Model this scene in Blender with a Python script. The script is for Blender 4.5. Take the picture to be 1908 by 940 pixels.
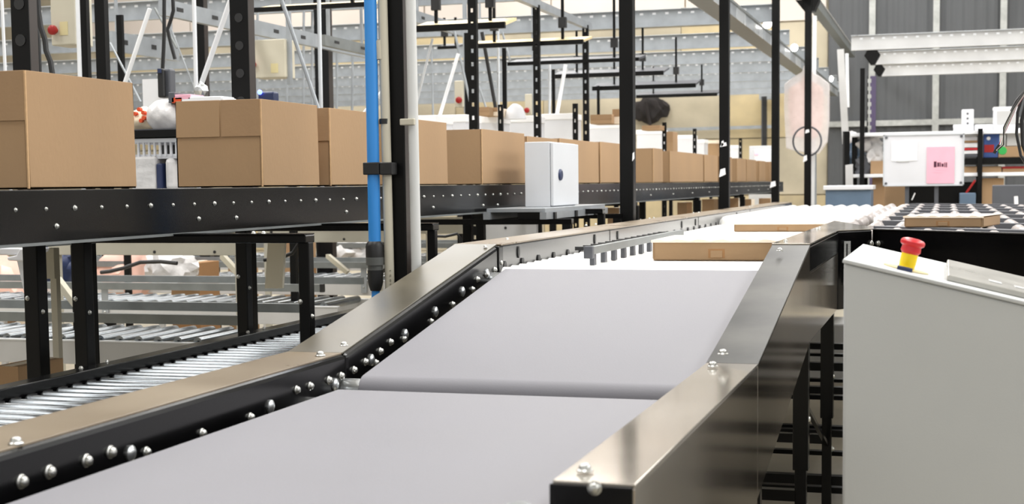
import bpy, bmesh, math, random
from mathutils import Vector, Matrix
random.seed(7)
C = bpy.context.scene
for o in list(bpy.data.objects): bpy.data.objects.remove(o)

# ------------------------------------------------------------------ camera
F, CX, CY = 2675.67, 939.42, 551.61
YAW, PITCH, ROLL = .298694, .076994, -.011856
EYE = Vector((0, 0, 1.30))
def cam_rows():
    cy, sy, cp, sp, cr, sr = math.cos(YAW), math.sin(YAW), math.cos(PITCH), math.sin(PITCH), math.cos(ROLL), math.sin(ROLL)
    Rz = Matrix(((cy, sy, 0), (-sy, cy, 0), (0, 0, 1)))
    B = Matrix(((1, 0, 0), (0, 0, -1), (0, 1, 0)))
    Rp = Matrix(((1, 0, 0), (0, cp, -sp), (0, sp, cp)))
    Rr = Matrix(((cr, -sr, 0), (sr, cr, 0), (0, 0, 1)))
    return Rr @ Rp @ B @ Rz
RM = cam_rows()
cd = bpy.data.cameras.new('camera'); cam = bpy.data.objects.new('camera', cd); C.collection.objects.link(cam)
cd.sensor_width = 36; cd.lens = F * 36 / 1908
cd.shift_x = (954 - CX) / 1908; cd.shift_y = (CY - 470) / 1908
cd.clip_start = .05; cd.clip_end = 200
m3 = Matrix((RM[0], -RM[1], -RM[2])).transposed()
cam.matrix_world = Matrix.Translation(EYE) @ m3.to_4x4()
cd.dof.use_dof = True; cd.dof.focus_distance = 4.6; cd.dof.aperture_fstop = 7.1
C.camera = cam
def P(px, py, X=None, Y=None, Z=None):
    """point of the world plane X=, Y= or Z= seen at that place of the survey photograph (metres)"""
    d = RM.transposed() @ Vector(((px - CX) / F, (py - CY) / F, 1))
    if X is not None: t = (X - EYE.x) / d.x
    elif Y is not None: t = (Y - EYE.y) / d.y
    else: t = (Z - EYE.z) / d.z
    return EYE + d * t

# ------------------------------------------------------------------ world, lamps, exposure
C.view_settings.view_transform = 'Standard'; C.view_settings.look = 'None'
C.view_settings.gamma = 1; C.view_settings.exposure = 0.0
w = bpy.data.worlds.new('hall_light'); C.world = w; w.use_nodes = True
w.node_tree.nodes['Background'].inputs[0].default_value = (.93, .97, 1, 1)
w.node_tree.nodes['Background'].inputs[1].default_value = .50
def area(name, loc, sx, sy, power, col=(1, .985, .96), rot=(0, 0, 0)):
    l = bpy.data.lights.new(name, 'AREA'); l.shape = 'RECTANGLE'; l.size = sx; l.size_y = sy; l.energy = power; l.color = col
    o = bpy.data.objects.new(name, l); C.collection.objects.link(o); o.location = loc; o.rotation_euler = rot
    return o
for i, x in enumerate((-13, -6.5, -1.0, 5.5)):
    area('roof_light', (x, 13.5, 7.6), 1.6, 27, 1500)
area('fill_light', (-8, -5.8, 4.2), 30, 4.5, 380, (.95, .98, 1), (math.radians(90), 0, 0))  # unseen fill added behind the camera to brighten front faces
area('fill_light', (8.8, 8, 4.6), 26, 3.5, 700, (.95, .98, 1), (math.radians(90), 0, math.radians(90)))  # second added fill, from the right, for the side faces

# ------------------------------------------------------------------ materials
def s(r, g, b):
    f = lambda c: (c / 255 / 12.92) if c / 255 <= .04045 else ((c / 255 + .055) / 1.055) ** 2.4
    return (f(r), f(g), f(b))
def mat(name, col, rough=.5, metal=0, amt=.12, scale=6, col2=None, bump=0, bscale=40, stretch=None, coat=0, rvar=.08, spec=.5, alpha=1, emit=0, trans=0):
    m = bpy.data.materials.new(name); m.use_nodes = True
    nt = m.node_tree; b = nt.nodes['Principled BSDF']; L = nt.links.new
    tc = nt.nodes.new('ShaderNodeTexCoord'); mp = nt.nodes.new('ShaderNodeMapping')
    if stretch: mp.inputs['Scale'].default_value = stretch
    L(tc.outputs['Object'], mp.inputs['Vector'])
    n = nt.nodes.new('ShaderNodeTexNoise'); n.inputs['Scale'].default_value = scale; n.inputs['Detail'].default_value = 6
    L(mp.outputs[0], n.inputs['Vector'])
    r = nt.nodes.new('ShaderNodeValToRGB'); r.color_ramp.elements[0].position = .32; r.color_ramp.elements[1].position = .68
    c2 = col2 if col2 else tuple(c * (1 + amt) for c in col)
    c1 = col if col2 else tuple(c * (1 - amt) for c in col)
    r.color_ramp.elements[0].color = (*c1, 1); r.color_ramp.elements[1].color = (*c2, 1)
    L(n.outputs['Fac'], r.inputs['Fac']); L(r.outputs['Color'], b.inputs['Base Color'])
    mr = nt.nodes.new('ShaderNodeMapRange'); mr.inputs[3].default_value = max(.02, rough - rvar); mr.inputs[4].default_value = min(1, rough + rvar)
    L(n.outputs['Fac'], mr.inputs[0]); L(mr.outputs[0], b.inputs['Roughness'])
    b.inputs['Metallic'].default_value = metal; b.inputs['Coat Weight'].default_value = coat
    b.inputs['Specular IOR Level'].default_value = spec; b.inputs['Alpha'].default_value = alpha
    b.inputs['Transmission Weight'].default_value = trans
    if emit: b.inputs['Emission Color'].default_value = (*col, 1); b.inputs['Emission Strength'].default_value = emit
    if bump:
        bn = nt.nodes.new('ShaderNodeTexNoise'); bn.inputs['Scale'].default_value = bscale; bn.inputs['Detail'].default_value = 4
        L(mp.outputs[0], bn.inputs['Vector'])
        bp = nt.nodes.new('ShaderNodeBump'); bp.inputs['Strength'].default_value = bump; bp.inputs['Distance'].default_value = .01
        L(bn.outputs['Fac'], bp.inputs['Height']); L(bp.outputs['Normal'], b.inputs['Normal'])
    return m
M = {}
M['black'] = mat('black_painted_steel', s(8, 8, 9), .2, 0, .3, 3, spec=.25)
M['black_gloss'] = mat('glossy_black_steel', s(6, 6, 7), .18, 0, .3, 3, spec=.32)
M['black_matte'] = mat('black_matte_steel', s(9, 9, 9), .42, 0, .3, 4, spec=.2)
M['brownblack'] = mat('dark_brown_steel', s(52, 44, 40), .38, 0, .15, 3)
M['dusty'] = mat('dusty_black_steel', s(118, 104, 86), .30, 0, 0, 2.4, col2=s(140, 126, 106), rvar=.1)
M['cover'] = mat('reflecting_black_cover', s(176, 168, 156), .12, .7, 0, 3, col2=s(198, 191, 180), bump=.02, bscale=6, rvar=.05)  # black steel made pale to carry its bright reflections
M['panel'] = mat('glossy_black_panel', s(24, 22, 21), .13, 0, .2, 2, bump=.03, bscale=5, rvar=.03, spec=.9)
M['steelface'] = mat('dark_polished_steel', s(110, 110, 110), .24, .85, .2, 3, stretch=(1, .25, 6))
M['belt'] = mat('grey_rubber_belt', s(124, 123, 129), .62, 0, .03, 5, bump=.05, bscale=220)
M['zinc'] = mat('zinc_plated_steel', s(205, 208, 210), .28, .9, .1, 12)
M['bolt'] = mat('bolt_zinc', s(190, 190, 186), .3, .9, .1, 30)
M['roller'] = mat('zinc_roller', s(134, 139, 143), .25, .9, .12, 4)
M['roller_glare'] = mat('glare_white_roller', s(250, 249, 246), .35, 0, .03, 4, coat=.3)  # zinc rollers with the blown-out highlight put into a near-white colour
M['roller_spur'] = mat('pale_roller', s(158, 151, 148), .4, 0, .1, 18)
M['card'] = mat('cardboard', s(169, 138, 104), .85, 0, .045, 3, bump=.06, bscale=90, stretch=(1, 1, .5))
M['card_dark'] = mat('cardboard_flap', s(162, 131, 98), .85, 0, .045, 4, bump=.06, bscale=90)
M['card_edge'] = mat('cardboard_edge', s(205, 168, 126), .9, 0, .08, 60)
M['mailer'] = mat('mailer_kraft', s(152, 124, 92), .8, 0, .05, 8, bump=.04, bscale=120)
M['mailer_top'] = mat('lit_lid_and_pale_card', s(240, 226, 206), .8, 0, .04, 8)  # light on the mailer tops put into the colour; also pale card and tape
M['card_inner'] = mat('cardboard_deep_brown', s(150, 112, 74), .9, 0, .05, 8)  # deeper brown for mailer slots and some cartons
M['grey_cab'] = mat('light_grey_enamel', s(192, 194, 194), .5, 0, .02, 3, bump=.03, bscale=260)
M['white_cab'] = mat('white_enamel', s(214, 217, 222), .4, 0, .02, 4)
M['plate'] = mat('silver_foil_plate', s(186, 184, 178), .3, .4, .1, 8)
M['red'] = mat('red_plastic', s(205, 40, 48), .35, 0, .05, 8)
M['darkred'] = mat('dark_red_plastic', s(150, 16, 14), .4, 0, .05, 8)
M['yellow'] = mat('yellow_plastic', s(245, 214, 10), .4, 0, .03, 8)
M['paleyellow'] = mat('pale_yellow_plate', s(208, 196, 150), .5, 0, .05, 8)
M['navy'] = mat('dark_blue_plastic', s(36, 48, 84), .4, 0, .1, 8)
M['blackplastic'] = mat('black_plastic', s(30, 30, 31), .45, 0, .15, 10)
M['greyplastic'] = mat('grey_plastic', s(92, 94, 92), .45, 0, .1, 10)
M['blue'] = mat('blue_pipe', s(52, 142, 222), .35, 0, .03, 4)
M['beige'] = mat('beige_pipe', s(200, 194, 176), .45, 0, .05, 3)
M['white_pipe'] = mat('white_pipe', s(214, 215, 213), .4, 0, .03, 3)
M['cream'] = mat('cream_painted_steel', s(196, 190, 172), .5, 0, .05, 4)
M['beige_panel'] = mat('grey_beige_enamel', s(176, 172, 158), .5, 0, .05, 4)
M['lightgrey'] = mat('light_grey_steel', s(196, 196, 196), .4, 0, .06, 4)
M['galv'] = mat('galvanised_steel', s(160, 165, 170), .38, .35, .1, 9)
M['galv_dark'] = mat('dull_galvanised_steel', s(128, 132, 132), .45, .4, .12, 9)
M['alu'] = mat('aluminium_bar', s(214, 218, 222), .3, .5, .06, 8)
M['whitebar'] = mat('white_lacquered_bar', s(238, 240, 243), .35, 0, .03, 8)
M['white'] = mat('white_board', s(224, 225, 230), .4, 0, .02, 5)
M['paper'] = mat('white_paper', s(246, 246, 248), .8, 0, .02, 9)
M['pink'] = mat('pink_paper', s(244, 182, 200), .8, 0, .03, 9)
M['ink'] = mat('dark_ink', s(74, 30, 52), .8, 0, .1, 60)
M['ink_grey'] = mat('faded_ink', s(150, 146, 130), .8, 0, .1, 60)
M['plastic_wrap'] = mat('clear_wrap', s(244, 240, 240), .3, 0, .05, 14, bump=.5, bscale=14, alpha=.5)
M['bag'] = mat('milky_plastic_bag', s(226, 224, 224), .3, 0, .1, 14, bump=.8, bscale=16, alpha=.9)
M['garment'] = mat('pale_pink_cloth', s(238, 196, 182), .9, 0, .06, 7, bump=.4, bscale=9)
M['orange'] = mat('orange_print', s(224, 84, 40), .6, 0, .05, 20)
M['creambag'] = mat('cream_wrapper', s(244, 226, 196), .5, 0, .06, 14, bump=.5, bscale=20)
M['greenprint'] = mat('green_tape', s(48, 170, 80), .5, 0, .05, 9)
M['bluegrey'] = mat('blue_grey_plastic', s(92, 112, 134), .5, 0, .08, 5)
M['darkgrey'] = mat('dark_grey_plastic', s(84, 86, 92), .5, 0, .06, 5)
M['bluebox'] = mat('blue_carton', s(50, 78, 138), .6, 0, .2, 9)
M['clad'] = mat('dark_corrugated_cladding', s(80, 82, 85), .6, .0, .06, 2)
M['pillar'] = mat('mottled_grey_steel', s(168, 170, 168), .5, .2, .16, 9)
M['concrete'] = mat('stained_concrete', s(160, 152, 134), .9, 0, 0, .9, col2=s(196, 186, 164), bump=.15, bscale=20)
M['concrete_y'] = mat('yellowed_concrete', s(168, 156, 130), .9, 0, 0, 1.3, col2=s(206, 188, 148), bump=.15, bscale=20)
M['pinkwall'] = mat('pale_wall_panel', s(214, 204, 196), .8, 0, .05, .7)
M['floor'] = mat('worn_brown_grey_floor', s(146, 138, 120), .55, 0, 0, 1.6, col2=s(176, 168, 150), bump=.05, bscale=30)
M['darkwall'] = mat('grey_wall_sheet', s(158, 155, 150), .8, 0, .1, 1)
M['creamboard'] = mat('cream_board_face', s(240, 234, 216), .6, 0, .03, 5)
M['lit_top'] = mat('lit_wood_top', s(222, 202, 158), .5, 0, .06, 6)  # pale wood with the yellow light on it put into the colour
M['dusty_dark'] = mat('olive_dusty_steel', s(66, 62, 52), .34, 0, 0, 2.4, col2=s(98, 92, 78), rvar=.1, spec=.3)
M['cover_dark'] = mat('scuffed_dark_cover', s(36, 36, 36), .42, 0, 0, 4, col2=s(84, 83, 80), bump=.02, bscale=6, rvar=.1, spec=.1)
M['mirror_panel'] = mat('mirror_black_panel', s(158, 148, 136), .13, .85, .12, 2, bump=.03, bscale=4, rvar=.03)
M['roof'] = mat('pale_roof_sheet', s(186, 186, 184), .7, 0, .05, 1)
M['cloth_black'] = mat('black_cloth', s(38, 34, 34), .9, 0, .3, 6)
M['lamp'] = mat('reflection_glow', (1, .98, .94), .5, 0, 0, 5, emit=9)  # glow standing in for reflective spots on the tray
M['bluelamp'] = mat('blue_indicator', (.1, .15, 1), .5, 0, 0, 5, emit=6)
M['redlamp'] = mat('red_indicator', (1, .25, .3), .5, 0, 0, 5, emit=2)
M['purple'] = mat('purple_grey_steel', s(84, 74, 104), .45, .2, .1, 8)

# ------------------------------------------------------------------ builders
COL = C.collection
class MB:
    def __init__(self): self.bm = bmesh.new()
    def hexa(self, p):                                   # 8 points: bottom ring then top ring
        v = [self.bm.verts.new(q) for q in p]
        for f in ((3, 2, 1, 0), (4, 5, 6, 7), (0, 1, 5, 4), (1, 2, 6, 5), (2, 3, 7, 6), (3, 0, 4, 7)):
            self.bm.faces.new([v[i] for i in f])
        return self
    def box(self, a, b):
        x0, x1 = sorted((a[0], b[0])); y0, y1 = sorted((a[1], b[1])); z0, z1 = sorted((a[2], b[2]))
        return self.hexa([(x0, y0, z0), (x1, y0, z0), (x1, y1, z0), (x0, y1, z0), (x0, y0, z1), (x1, y0, z1), (x1, y1, z1), (x0, y1, z1)])
    def bar(self, a, b, w, h, up=(0, 0, 1)):             # square bar from a to b
        a, b = Vector(a), Vector(b); d = (b - a).normalized(); u = Vector(up)
        if abs(d.dot(u)) > .98: u = Vector((0, 1, 0))
        r = d.cross(u).normalized() * w / 2; t = r.cross(d).normalized() * h / 2
        return self.hexa([a - r - t, a + r - t, b + r - t, b - r - t, a - r + t, a + r + t, b + r + t, b - r + t])
    def cyl(self, a, b, r, r2=None, n=12, caps=True):
        a, b = Vector(a), Vector(b); d = (b - a).normalized(); r2 = r if r2 is None else r2
        u = d.orthogonal().normalized(); t = d.cross(u)
        ra = [self.bm.verts.new(a + (u * math.cos(k * 2 * math.pi / n) + t * math.sin(k * 2 * math.pi / n)) * r) for k in range(n)]
        rb = [self.bm.verts.new(b + (u * math.cos(k * 2 * math.pi / n) + t * math.sin(k * 2 * math.pi / n)) * r2) for k in range(n)]
        for k in range(n): self.bm.faces.new((ra[k], ra[(k + 1) % n], rb[(k + 1) % n], rb[k]))
        if caps: self.bm.faces.new(ra[::-1]); self.bm.faces.new(rb)
        return self
    def tube(self, pts, r, n=8):
        pts = [Vector(p) for p in pts]; rings = []
        u = None
        for i, p in enumerate(pts):
            d = (pts[min(i + 1, len(pts) - 1)] - pts[max(i - 1, 0)]).normalized()
            if u is None: u = d.orthogonal().normalized()
            u = (u - d * u.dot(d)).normalized(); t = d.cross(u)
            rings.append([self.bm.verts.new(p + (u * math.cos(k * 2 * math.pi / n) + t * math.sin(k * 2 * math.pi / n)) * r) for k in range(n)])
        for a, b in zip(rings, rings[1:]):
            for k in range(n): self.bm.faces.new((a[k], a[(k + 1) % n], b[(k + 1) % n], b[k]))
        self.bm.faces.new(rings[0][::-1]); self.bm.faces.new(rings[-1])
        return self
    def lathe(self, a, d, prof, n=20):                    # prof: (distance along d, radius)
        a, d = Vector(a), Vector(d).normalized(); u = d.orthogonal().normalized(); t = d.cross(u); rings = []
        for h, r in prof:
            rings.append([self.bm.verts.new(a + d * h + (u * math.cos(k * 2 * math.pi / n) + t * math.sin(k * 2 * math.pi / n)) * max(r, 1e-4)) for k in range(n)])
        for p, q in zip(rings, rings[1:]):
            for k in range(n): self.bm.faces.new((p[k], p[(k + 1) % n], q[(k + 1) % n], q[k]))
        self.bm.faces.new(rings[0][::-1]); self.bm.faces.new(rings[-1])
        return self
    def prism(self, poly, vec):                           # polygon of 3D points pushed along vec
        vec = Vector(vec); a = [self.bm.verts.new(p) for p in poly]; b = [self.bm.verts.new(Vector(p) + vec) for p in poly]
        n = len(poly)
        self.bm.faces.new(a[::-1]); self.bm.faces.new(b)
        for k in range(n): self.bm.faces.new((a[k], a[(k + 1) % n], b[(k + 1) % n], b[k]))
        return self
    def sweep(self, section, path):                       # section (x,z offsets), path (y,z)
        rings = [[self.bm.verts.new((x, y, z + dz)) for x, dz in section] for y, z in path]
        n = len(section)
        for p, q in zip(rings, rings[1:]):
            for k in range(n): self.bm.faces.new((p[k], p[(k + 1) % n], q[(k + 1) % n], q[k]))
        self.bm.faces.new(rings[0][::-1]); self.bm.faces.new(rings[-1])
        return self
    def blob(self, c, rx, ry, rz, rough=.18, seed=0, sub=3, flat=None):
        rnd = random.Random(seed); r = bmesh.ops.create_icosphere(self.bm, subdivisions=sub, radius=1)
        ph = [rnd.uniform(0, 6) for _ in range(6)]
        for v in r['verts']:
            p = v.co.copy(); k = 1 + rough * (math.sin(p.x * 3 + ph[0]) * math.sin(p.y * 4 + ph[1]) + .6 * math.sin(p.z * 6 + ph[2]) * math.sin(p.x * 7 + ph[3]) + .4 * math.sin(p.y * 11 + ph[4]))
            v.co = Vector((c[0] + p.x * rx * k, c[1] + p.y * ry * k, c[2] + p.z * rz * k))
            if flat is not None and v.co.z < flat: v.co.z = flat
        return self
    def build(self, name, m, parent=None, label=None, bevel=0, smooth=False, seg=2):
        bmesh.ops.recalc_face_normals(self.bm, faces=self.bm.faces[:])
        org = Vector((0, 0, 0))
        if parent is not None:
            q = parent
            while q is not None: org = org + q.location; q = q.parent
        else:
            xs = [v.co for v in self.bm.verts]
            org = Vector(((min(v.x for v in xs) + max(v.x for v in xs)) / 2, (min(v.y for v in xs) + max(v.y for v in xs)) / 2, min(v.z for v in xs)))
        for v in self.bm.verts: v.co -= org
        me = bpy.data.meshes.new(name); self.bm.to_mesh(me); self.bm.free()
        me.materials.append(M[m])
        if smooth:
            for p in me.polygons: p.use_smooth = True
            try: me.set_sharp_from_angle(angle=.7)
            except Exception: pass
        o = bpy.data.objects.new(name, me); COL.objects.link(o)
        if parent is None: o.location = org
        else: o.parent = parent
        if label: o['label'] = label
        if bevel:
            bv = o.modifiers.new('bevel', 'BEVEL'); bv.width = bevel; bv.segments = seg; bv.limit_method = 'ANGLE'; bv.angle_limit = .6
        return o
def box(a, b): return MB().box(a, b)
def thing(name, label, cat, loc, group=None):
    o = bpy.data.objects.new(name, None); COL.objects.link(o); o.location = loc; o.empty_display_size = .1
    return tag(o, label, cat, group)
def tag(o, label, cat, group=None):
    o['label'] = label; o['category'] = cat
    if group: o['group'] = group
    return o
def struct(o): o['kind'] = 'structure'; return o
def inst(src, name, at, parent, rot=None):                # shares the mesh of src, world place 'at'
    o = bpy.data.objects.new(name, src); COL.objects.link(o); o.parent = parent
    org = Vector((0, 0, 0)); q = parent
    while q is not None: org = org + q.location; q = q.parent
    o.location = Vector(at) - org
    if rot: o.rotation_euler = rot
    return o
def mesh_of(mb, name, m, smooth=True):
    bmesh.ops.recalc_face_normals(mb.bm, faces=mb.bm.faces[:])
    me = bpy.data.meshes.new(name); mb.bm.to_mesh(me); mb.bm.free(); me.materials.append(M[m])
    if smooth:
        for p in me.polygons: p.use_smooth = True
        try: me.set_sharp_from_angle(angle=.7)
        except Exception: pass
    return me
def bolt_mesh(r, name='bolt', m='bolt'):                  # washer, flange and domed hex head, axis +X
    mb = MB(); mb.lathe((0, 0, 0), (1, 0, 0), [(0, r), (r * .15, r), (r * .3, r * .82)], 14)
    mb.lathe((r * .3, 0, 0), (1, 0, 0), [(0, r * .76), (r * .3, r * .74), (r * .5, r * .62), (r * .64, r * .38), (r * .68, .0)], 10)
    return mesh_of(mb, name, m)
BOLT = {k: bolt_mesh(k) for k in (.005, .007, .010, .012)}
UP = (0, -math.pi / 2, 0)

# ------------------------------------------------------------------ setting
struct(box((-30, -6, -.1), (9, 30, 0)).build('floor', 'floor'))
struct(box((-30, -6, 8.0), (9, 30, 8.1)).build('ceiling', 'roof'))
WY = 27.0
struct(box((9, -6, 0), (9.2, 30, 8)).build('wall_right', 'darkwall')); struct(box((-30.2, -6, 0), (-30, 30, 8)).build('wall_left', 'pinkwall')); struct(box((-30, -6.2, 0), (9, -6, 8)).build('wall_front', 'darkwall'))
XW = P(1543, 200, Y=WY).x
def joined(name, boxes, m, parent=None, **k):
    mb = MB()
    for a, b in boxes: mb.box(a, b)
    return mb.build(name, m, parent, **k)
wl = struct(box((-30, WY + .1, 0), (XW, WY + .3, 8)).build('wall_back_left', 'concrete'))
zc = P(1200, 52, Y=WY).z
rnd = random.Random(3)
for r in range(4):                                         # cast concrete blocks of the lower wall
    z0, z1 = r * zc / 4, (r + 1) * zc / 4
    x = XW - .02 - (r % 2) * .9
    if r % 2: box((x + .01, WY + .06, z0 + .012), (XW - .02, WY + .1, z1 - .012)).build('block', 'concrete', wl)
    while x > -16:
        box((x - 1.8 + .014, WY + rnd.uniform(.05, .07), z0 + .012), (x, WY + .1, z1 - .012)).build('block', rnd.choice(('concrete', 'concrete', 'concrete_y')), wl); x -= 1.8
x = XW - .02
while x > -16:                                             # pale panels above
    box((x - 2.6, WY + .05, zc + .02), (x - .03, WY + .1, 7.9)).build('panel', 'pinkwall', wl); x -= 2.6
wr = MB(); x = XW; pts = []
while x < 9:                                               # corrugated cladding
    pts += [(x, WY, 0), (x + .05, WY - .015, 0), (x + .11, WY - .015, 0), (x + .16, WY, 0)]; x += .2
pts += [(9, WY, 0), (9, WY + .2, 0), (XW, WY + .2, 0)]
wr.prism(pts, (0, 0, 8)); wr = struct(wr.build('wall_back_right', 'clad'))
for i, px in enumerate((1624, 1743, 1868)):
    a = P(px, 200, Y=WY - .12); t = MB().box((a.x - .055, WY - .12, 0), (a.x + .055, WY - .03, 7.9)); struct(t.build('trim_%d' % (i + 1), 'pillar'))
for i, (py, hh) in enumerate(((228, .05),)):
    a = P(1720, py, Y=WY - .1); struct(box((XW, WY - .11, a.z - hh), (9, WY - .03, a.z + hh)).build('trim_%d' % (i + 4), 'pillar'))
# pipe rail and dark drop pipe on the concrete wall
a, b = P(1235, 242, Y=WY - .1), P(1450, 236, Y=WY - .1)
tag(MB().bar(a, b, .06, .06).build('wall_rail', 'galv'), 'thin grey pipe rail running across the beige concrete wall', 'rail')
a, b = P(1424, 180, Y=WY - .12), P(1424, 272, Y=WY - .12)
t = thing('cable_duct', 'dark vertical cable duct on the beige wall above the white control box', 'duct', b)
MB().bar(a, b, .1, .06).build('duct', 'blackplastic', t); MB().bar(a + Vector((-.035, -.04, 0)), b + Vector((-.035, -.04, 0)), .012, .012).build('cable', 'darkgrey', t)
MB().bar(a + Vector((-.09, 0, 0)), a + Vector((.25, 0, 0)), .05, .12).build('bracket', 'galv', t)

# ------------------------------------------------------------------ main belt line
LI, LO, RI, RO = -1.372, -1.525, -.507, -.392           # inner / outer rail edges
Z1, Z2, K1, K2 = .900, 1.108, 3.165, 4.42
def rail(name, x0, x1, depth, path, m, parent, lift=.0, bevel=.004):
    sec = [(x0, -depth), (x1, -depth), (x1, 0), (x0, 0)]
    return MB().sweep(sec, [(y, z + lift) for y, z in path]).build(name, m, parent, bevel=bevel)
lower = thing('belt_conveyor', 'lower grey belt conveyor with black side rails in the foreground', 'conveyor', (-.94, 1.0, 0))
incl = thing('incline_belt_conveyor', 'sloping grey belt conveyor section climbing away from the lower belt', 'conveyor', (-.94, K1, 0))
upper = thing('roller_conveyor', 'raised roller conveyor of glare-white rollers carrying two flat kraft mailers', 'conveyor', (-.94, K2, 0))
g = .003
pl = [(.75, Z1), (K1 - g, Z1)]; pi_ = [(K1, Z1), (K2, Z2)]; pu = [(K2 + g, Z2), (13.6, Z2)]
for par, path, nm in ((lower, pl, 'low'), (incl, pi_, 'inc')):
    rail('side_rail', LO, LI, .22, path, 'black_gloss', par, -.001, .010)
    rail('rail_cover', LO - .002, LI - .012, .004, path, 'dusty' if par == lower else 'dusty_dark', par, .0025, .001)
rail('side_rail', RI, RO, .31, [(1.85, Z1), (K1 - g, Z1)], 'mirror_panel', lower, -.004)
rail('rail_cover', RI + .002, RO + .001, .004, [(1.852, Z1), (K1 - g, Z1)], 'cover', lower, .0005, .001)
rail('end_plate', RI - .001, RO - .001, .31, [(1.845, Z1), (1.852, Z1)], 'black', lower, -.003, .002)
rail('side_rail', RI, RO, .30, pi_, 'mirror_panel', incl, -.004)
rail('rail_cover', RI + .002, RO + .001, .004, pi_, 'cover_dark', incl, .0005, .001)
rail('side_rail', LO, LI, .075, pu, 'steelface', upper, -.004)
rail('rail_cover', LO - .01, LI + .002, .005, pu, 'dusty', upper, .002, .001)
rail('lower_side', LO, LI - .03, .3, pu, 'black', upper, -.08)
rail('rail_end', LO, LI + .004, .22, [(K2 - .03, Z2), (K2 + .02, Z2)], 'black', upper, -.004)
rail('side_rail', RI, RO, .08, [(K2 + g, Z2), (5.66, Z2)], 'black', upper, -.004)
rail('side_panel', RI, RO - .002, .215, [(K2 + g, Z2), (5.66, Z2)], 'mirror_panel', upper, -.086)
MB().prism([(RI, K2 + g, Z2), (RO, K2 + g, Z2), (RO, 5.64, Z2), (-.275, 5.80, Z2), (-.29, 6.05, Z2), (RI, 7.0, Z2)], (0, 0, .005)).build('rail_cover', 'cover', upper, bevel=.001)
MB().prism([(RI, 5.62, Z2 - .3), (RO, 5.62, Z2 - .3), (-.277, 5.80, Z2 - .3), (-.3, 6.05, Z2 - .3), (RI, 6.95, Z2 - .3)], (0, 0, .298)).build('corner_guard', 'black', upper, bevel=.003)
# bolt lines of the left rail's inner face
def face_bolts(par, lst, r=.010, x=LI):
    for px, py in lst:
        q = P(px, py, X=x); inst(BOLT[r], 'bolt', q, par)
face_bolts(lower, [(39, 898), (91, 880), (160, 859), (205, 843)], .012)
face_bolts(lower, [(552, 727), (577, 720), (612, 709), (635, 701)])
face_bolts(incl, [(659, 690), (680, 675), (708, 655), (727, 638), (700, 677), (752, 632), (803, 600), (843, 568), (880, 540), (889, 521), (905, 512), (921, 503), (932, 490)])
for (px, py) in ((376, 808), (466, 778), (272, 843)): inst(BOLT[.010], 'bolt', P(px, py, X=LI), lower)
# round bearing ends along the incline belt edge
for y_ in (1.55, 2.2, 2.75, 3.09):
    MB().lathe((LI, y_, .835), (1, 0, 0), [(0, .015), (.004, .015), (.006, .011), (.008, .008)], 16).build('bearing', 'zinc', lower, smooth=True)
for k in range(5):
    f = .12 + k * .19; y_ = K1 + (K2 - K1) * f; z_ = Z1 + (Z2 - Z1) * f - .058
    MB().lathe((LI, y_, z_), (1, 0, 0), [(0, .015), (.004, .015), (.006, .011), (.008, .008)], 16).build('bearing', 'zinc', incl, smooth=True)
# bolts standing on the covers
def cover_bolts(par, lst, z, r=.012):
    for px, py in lst: inst(BOLT[r], 'bolt', P(px, py, Z=z), par, UP)
cover_bolts(lower, [(30, 828), (597, 664), (1090, 879), (1328, 684)], Z1 + .003)
cover_bolts(incl, [(641, 645)], Z1 + .03, .010)
cover_bolts(incl, [(1347, 661)], Z1 + .025, .012); cover_bolts(incl, [(1453, 468)], Z2 - .01, .010); cover_bolts(incl, [(904, 461)], Z2 - .005, .007)
cover_bolts(upper, [(1464, 450), (1527, 426), (1522, 428), (1566, 410), (1596, 402), (945, 447), (1092, 421), (1110, 419), (1210, 408), (1218, 407), (1292, 398), (1302, 397), (1396, 386), (1402, 385)], Z2 + .005, .007)
inst(BOLT[.010], 'bolt', P(1108, 910, Y=1.844), lower, (0, 0, -math.pi / 2))
# belts
BL, BR = -1.325, -.53
def belt_loop(name, path_top, th, parent):
    """closed rounded belt: path_top (y,z) from near to far, th = drum diameter"""
    (y0, z0), (y1, z1) = path_top; d = Vector((0, y1 - y0, z1 - z0)).normalized(); nrm = Vector((0, -d.z, d.y)); r = th / 2
    pts = []
    for k in range(13):
        a = math.pi / 2 + math.pi * k / 12
        pts.append(Vector((0, y0, z0)) - nrm * r + d * math.cos(a) * r + nrm * math.sin(a) * r)
    for k in range(13):
        a = -math.pi / 2 + math.pi * k / 12
        pts.append(Vector((0, y1, z1)) - nrm * r + d * math.cos(a) * r + nrm * math.sin(a) * r)
    o = MB().prism([(BL, p.y, p.z) for p in pts], (BR - BL, 0, 0)).build(name, 'belt', parent, smooth=True, bevel=.002)
    return o
belt_loop('belt', [(.95, .838), (3.0, .838)], .10, lower)
belt_loop('belt', [(3.15, .852), (4.31, 1.036)], .075, incl)
for par, y_, z_, r in ((lower, 3.0, .788, .03), (incl, 3.15, .815, .028), (incl, 4.31, .998, .028)):
    MB().cyl((LI, y_, z_), (RI, y_, z_), r, n=16).build('end_drum', 'zinc', par, smooth=True)
MB().lathe((RI - .03, 1.80, .845), (0, -.3, 1), [(0, .03), (.012, .03), (.02, .022), (.03, .02)], 18).build('bearing_cap', 'zinc', lower, smooth=True)
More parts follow.
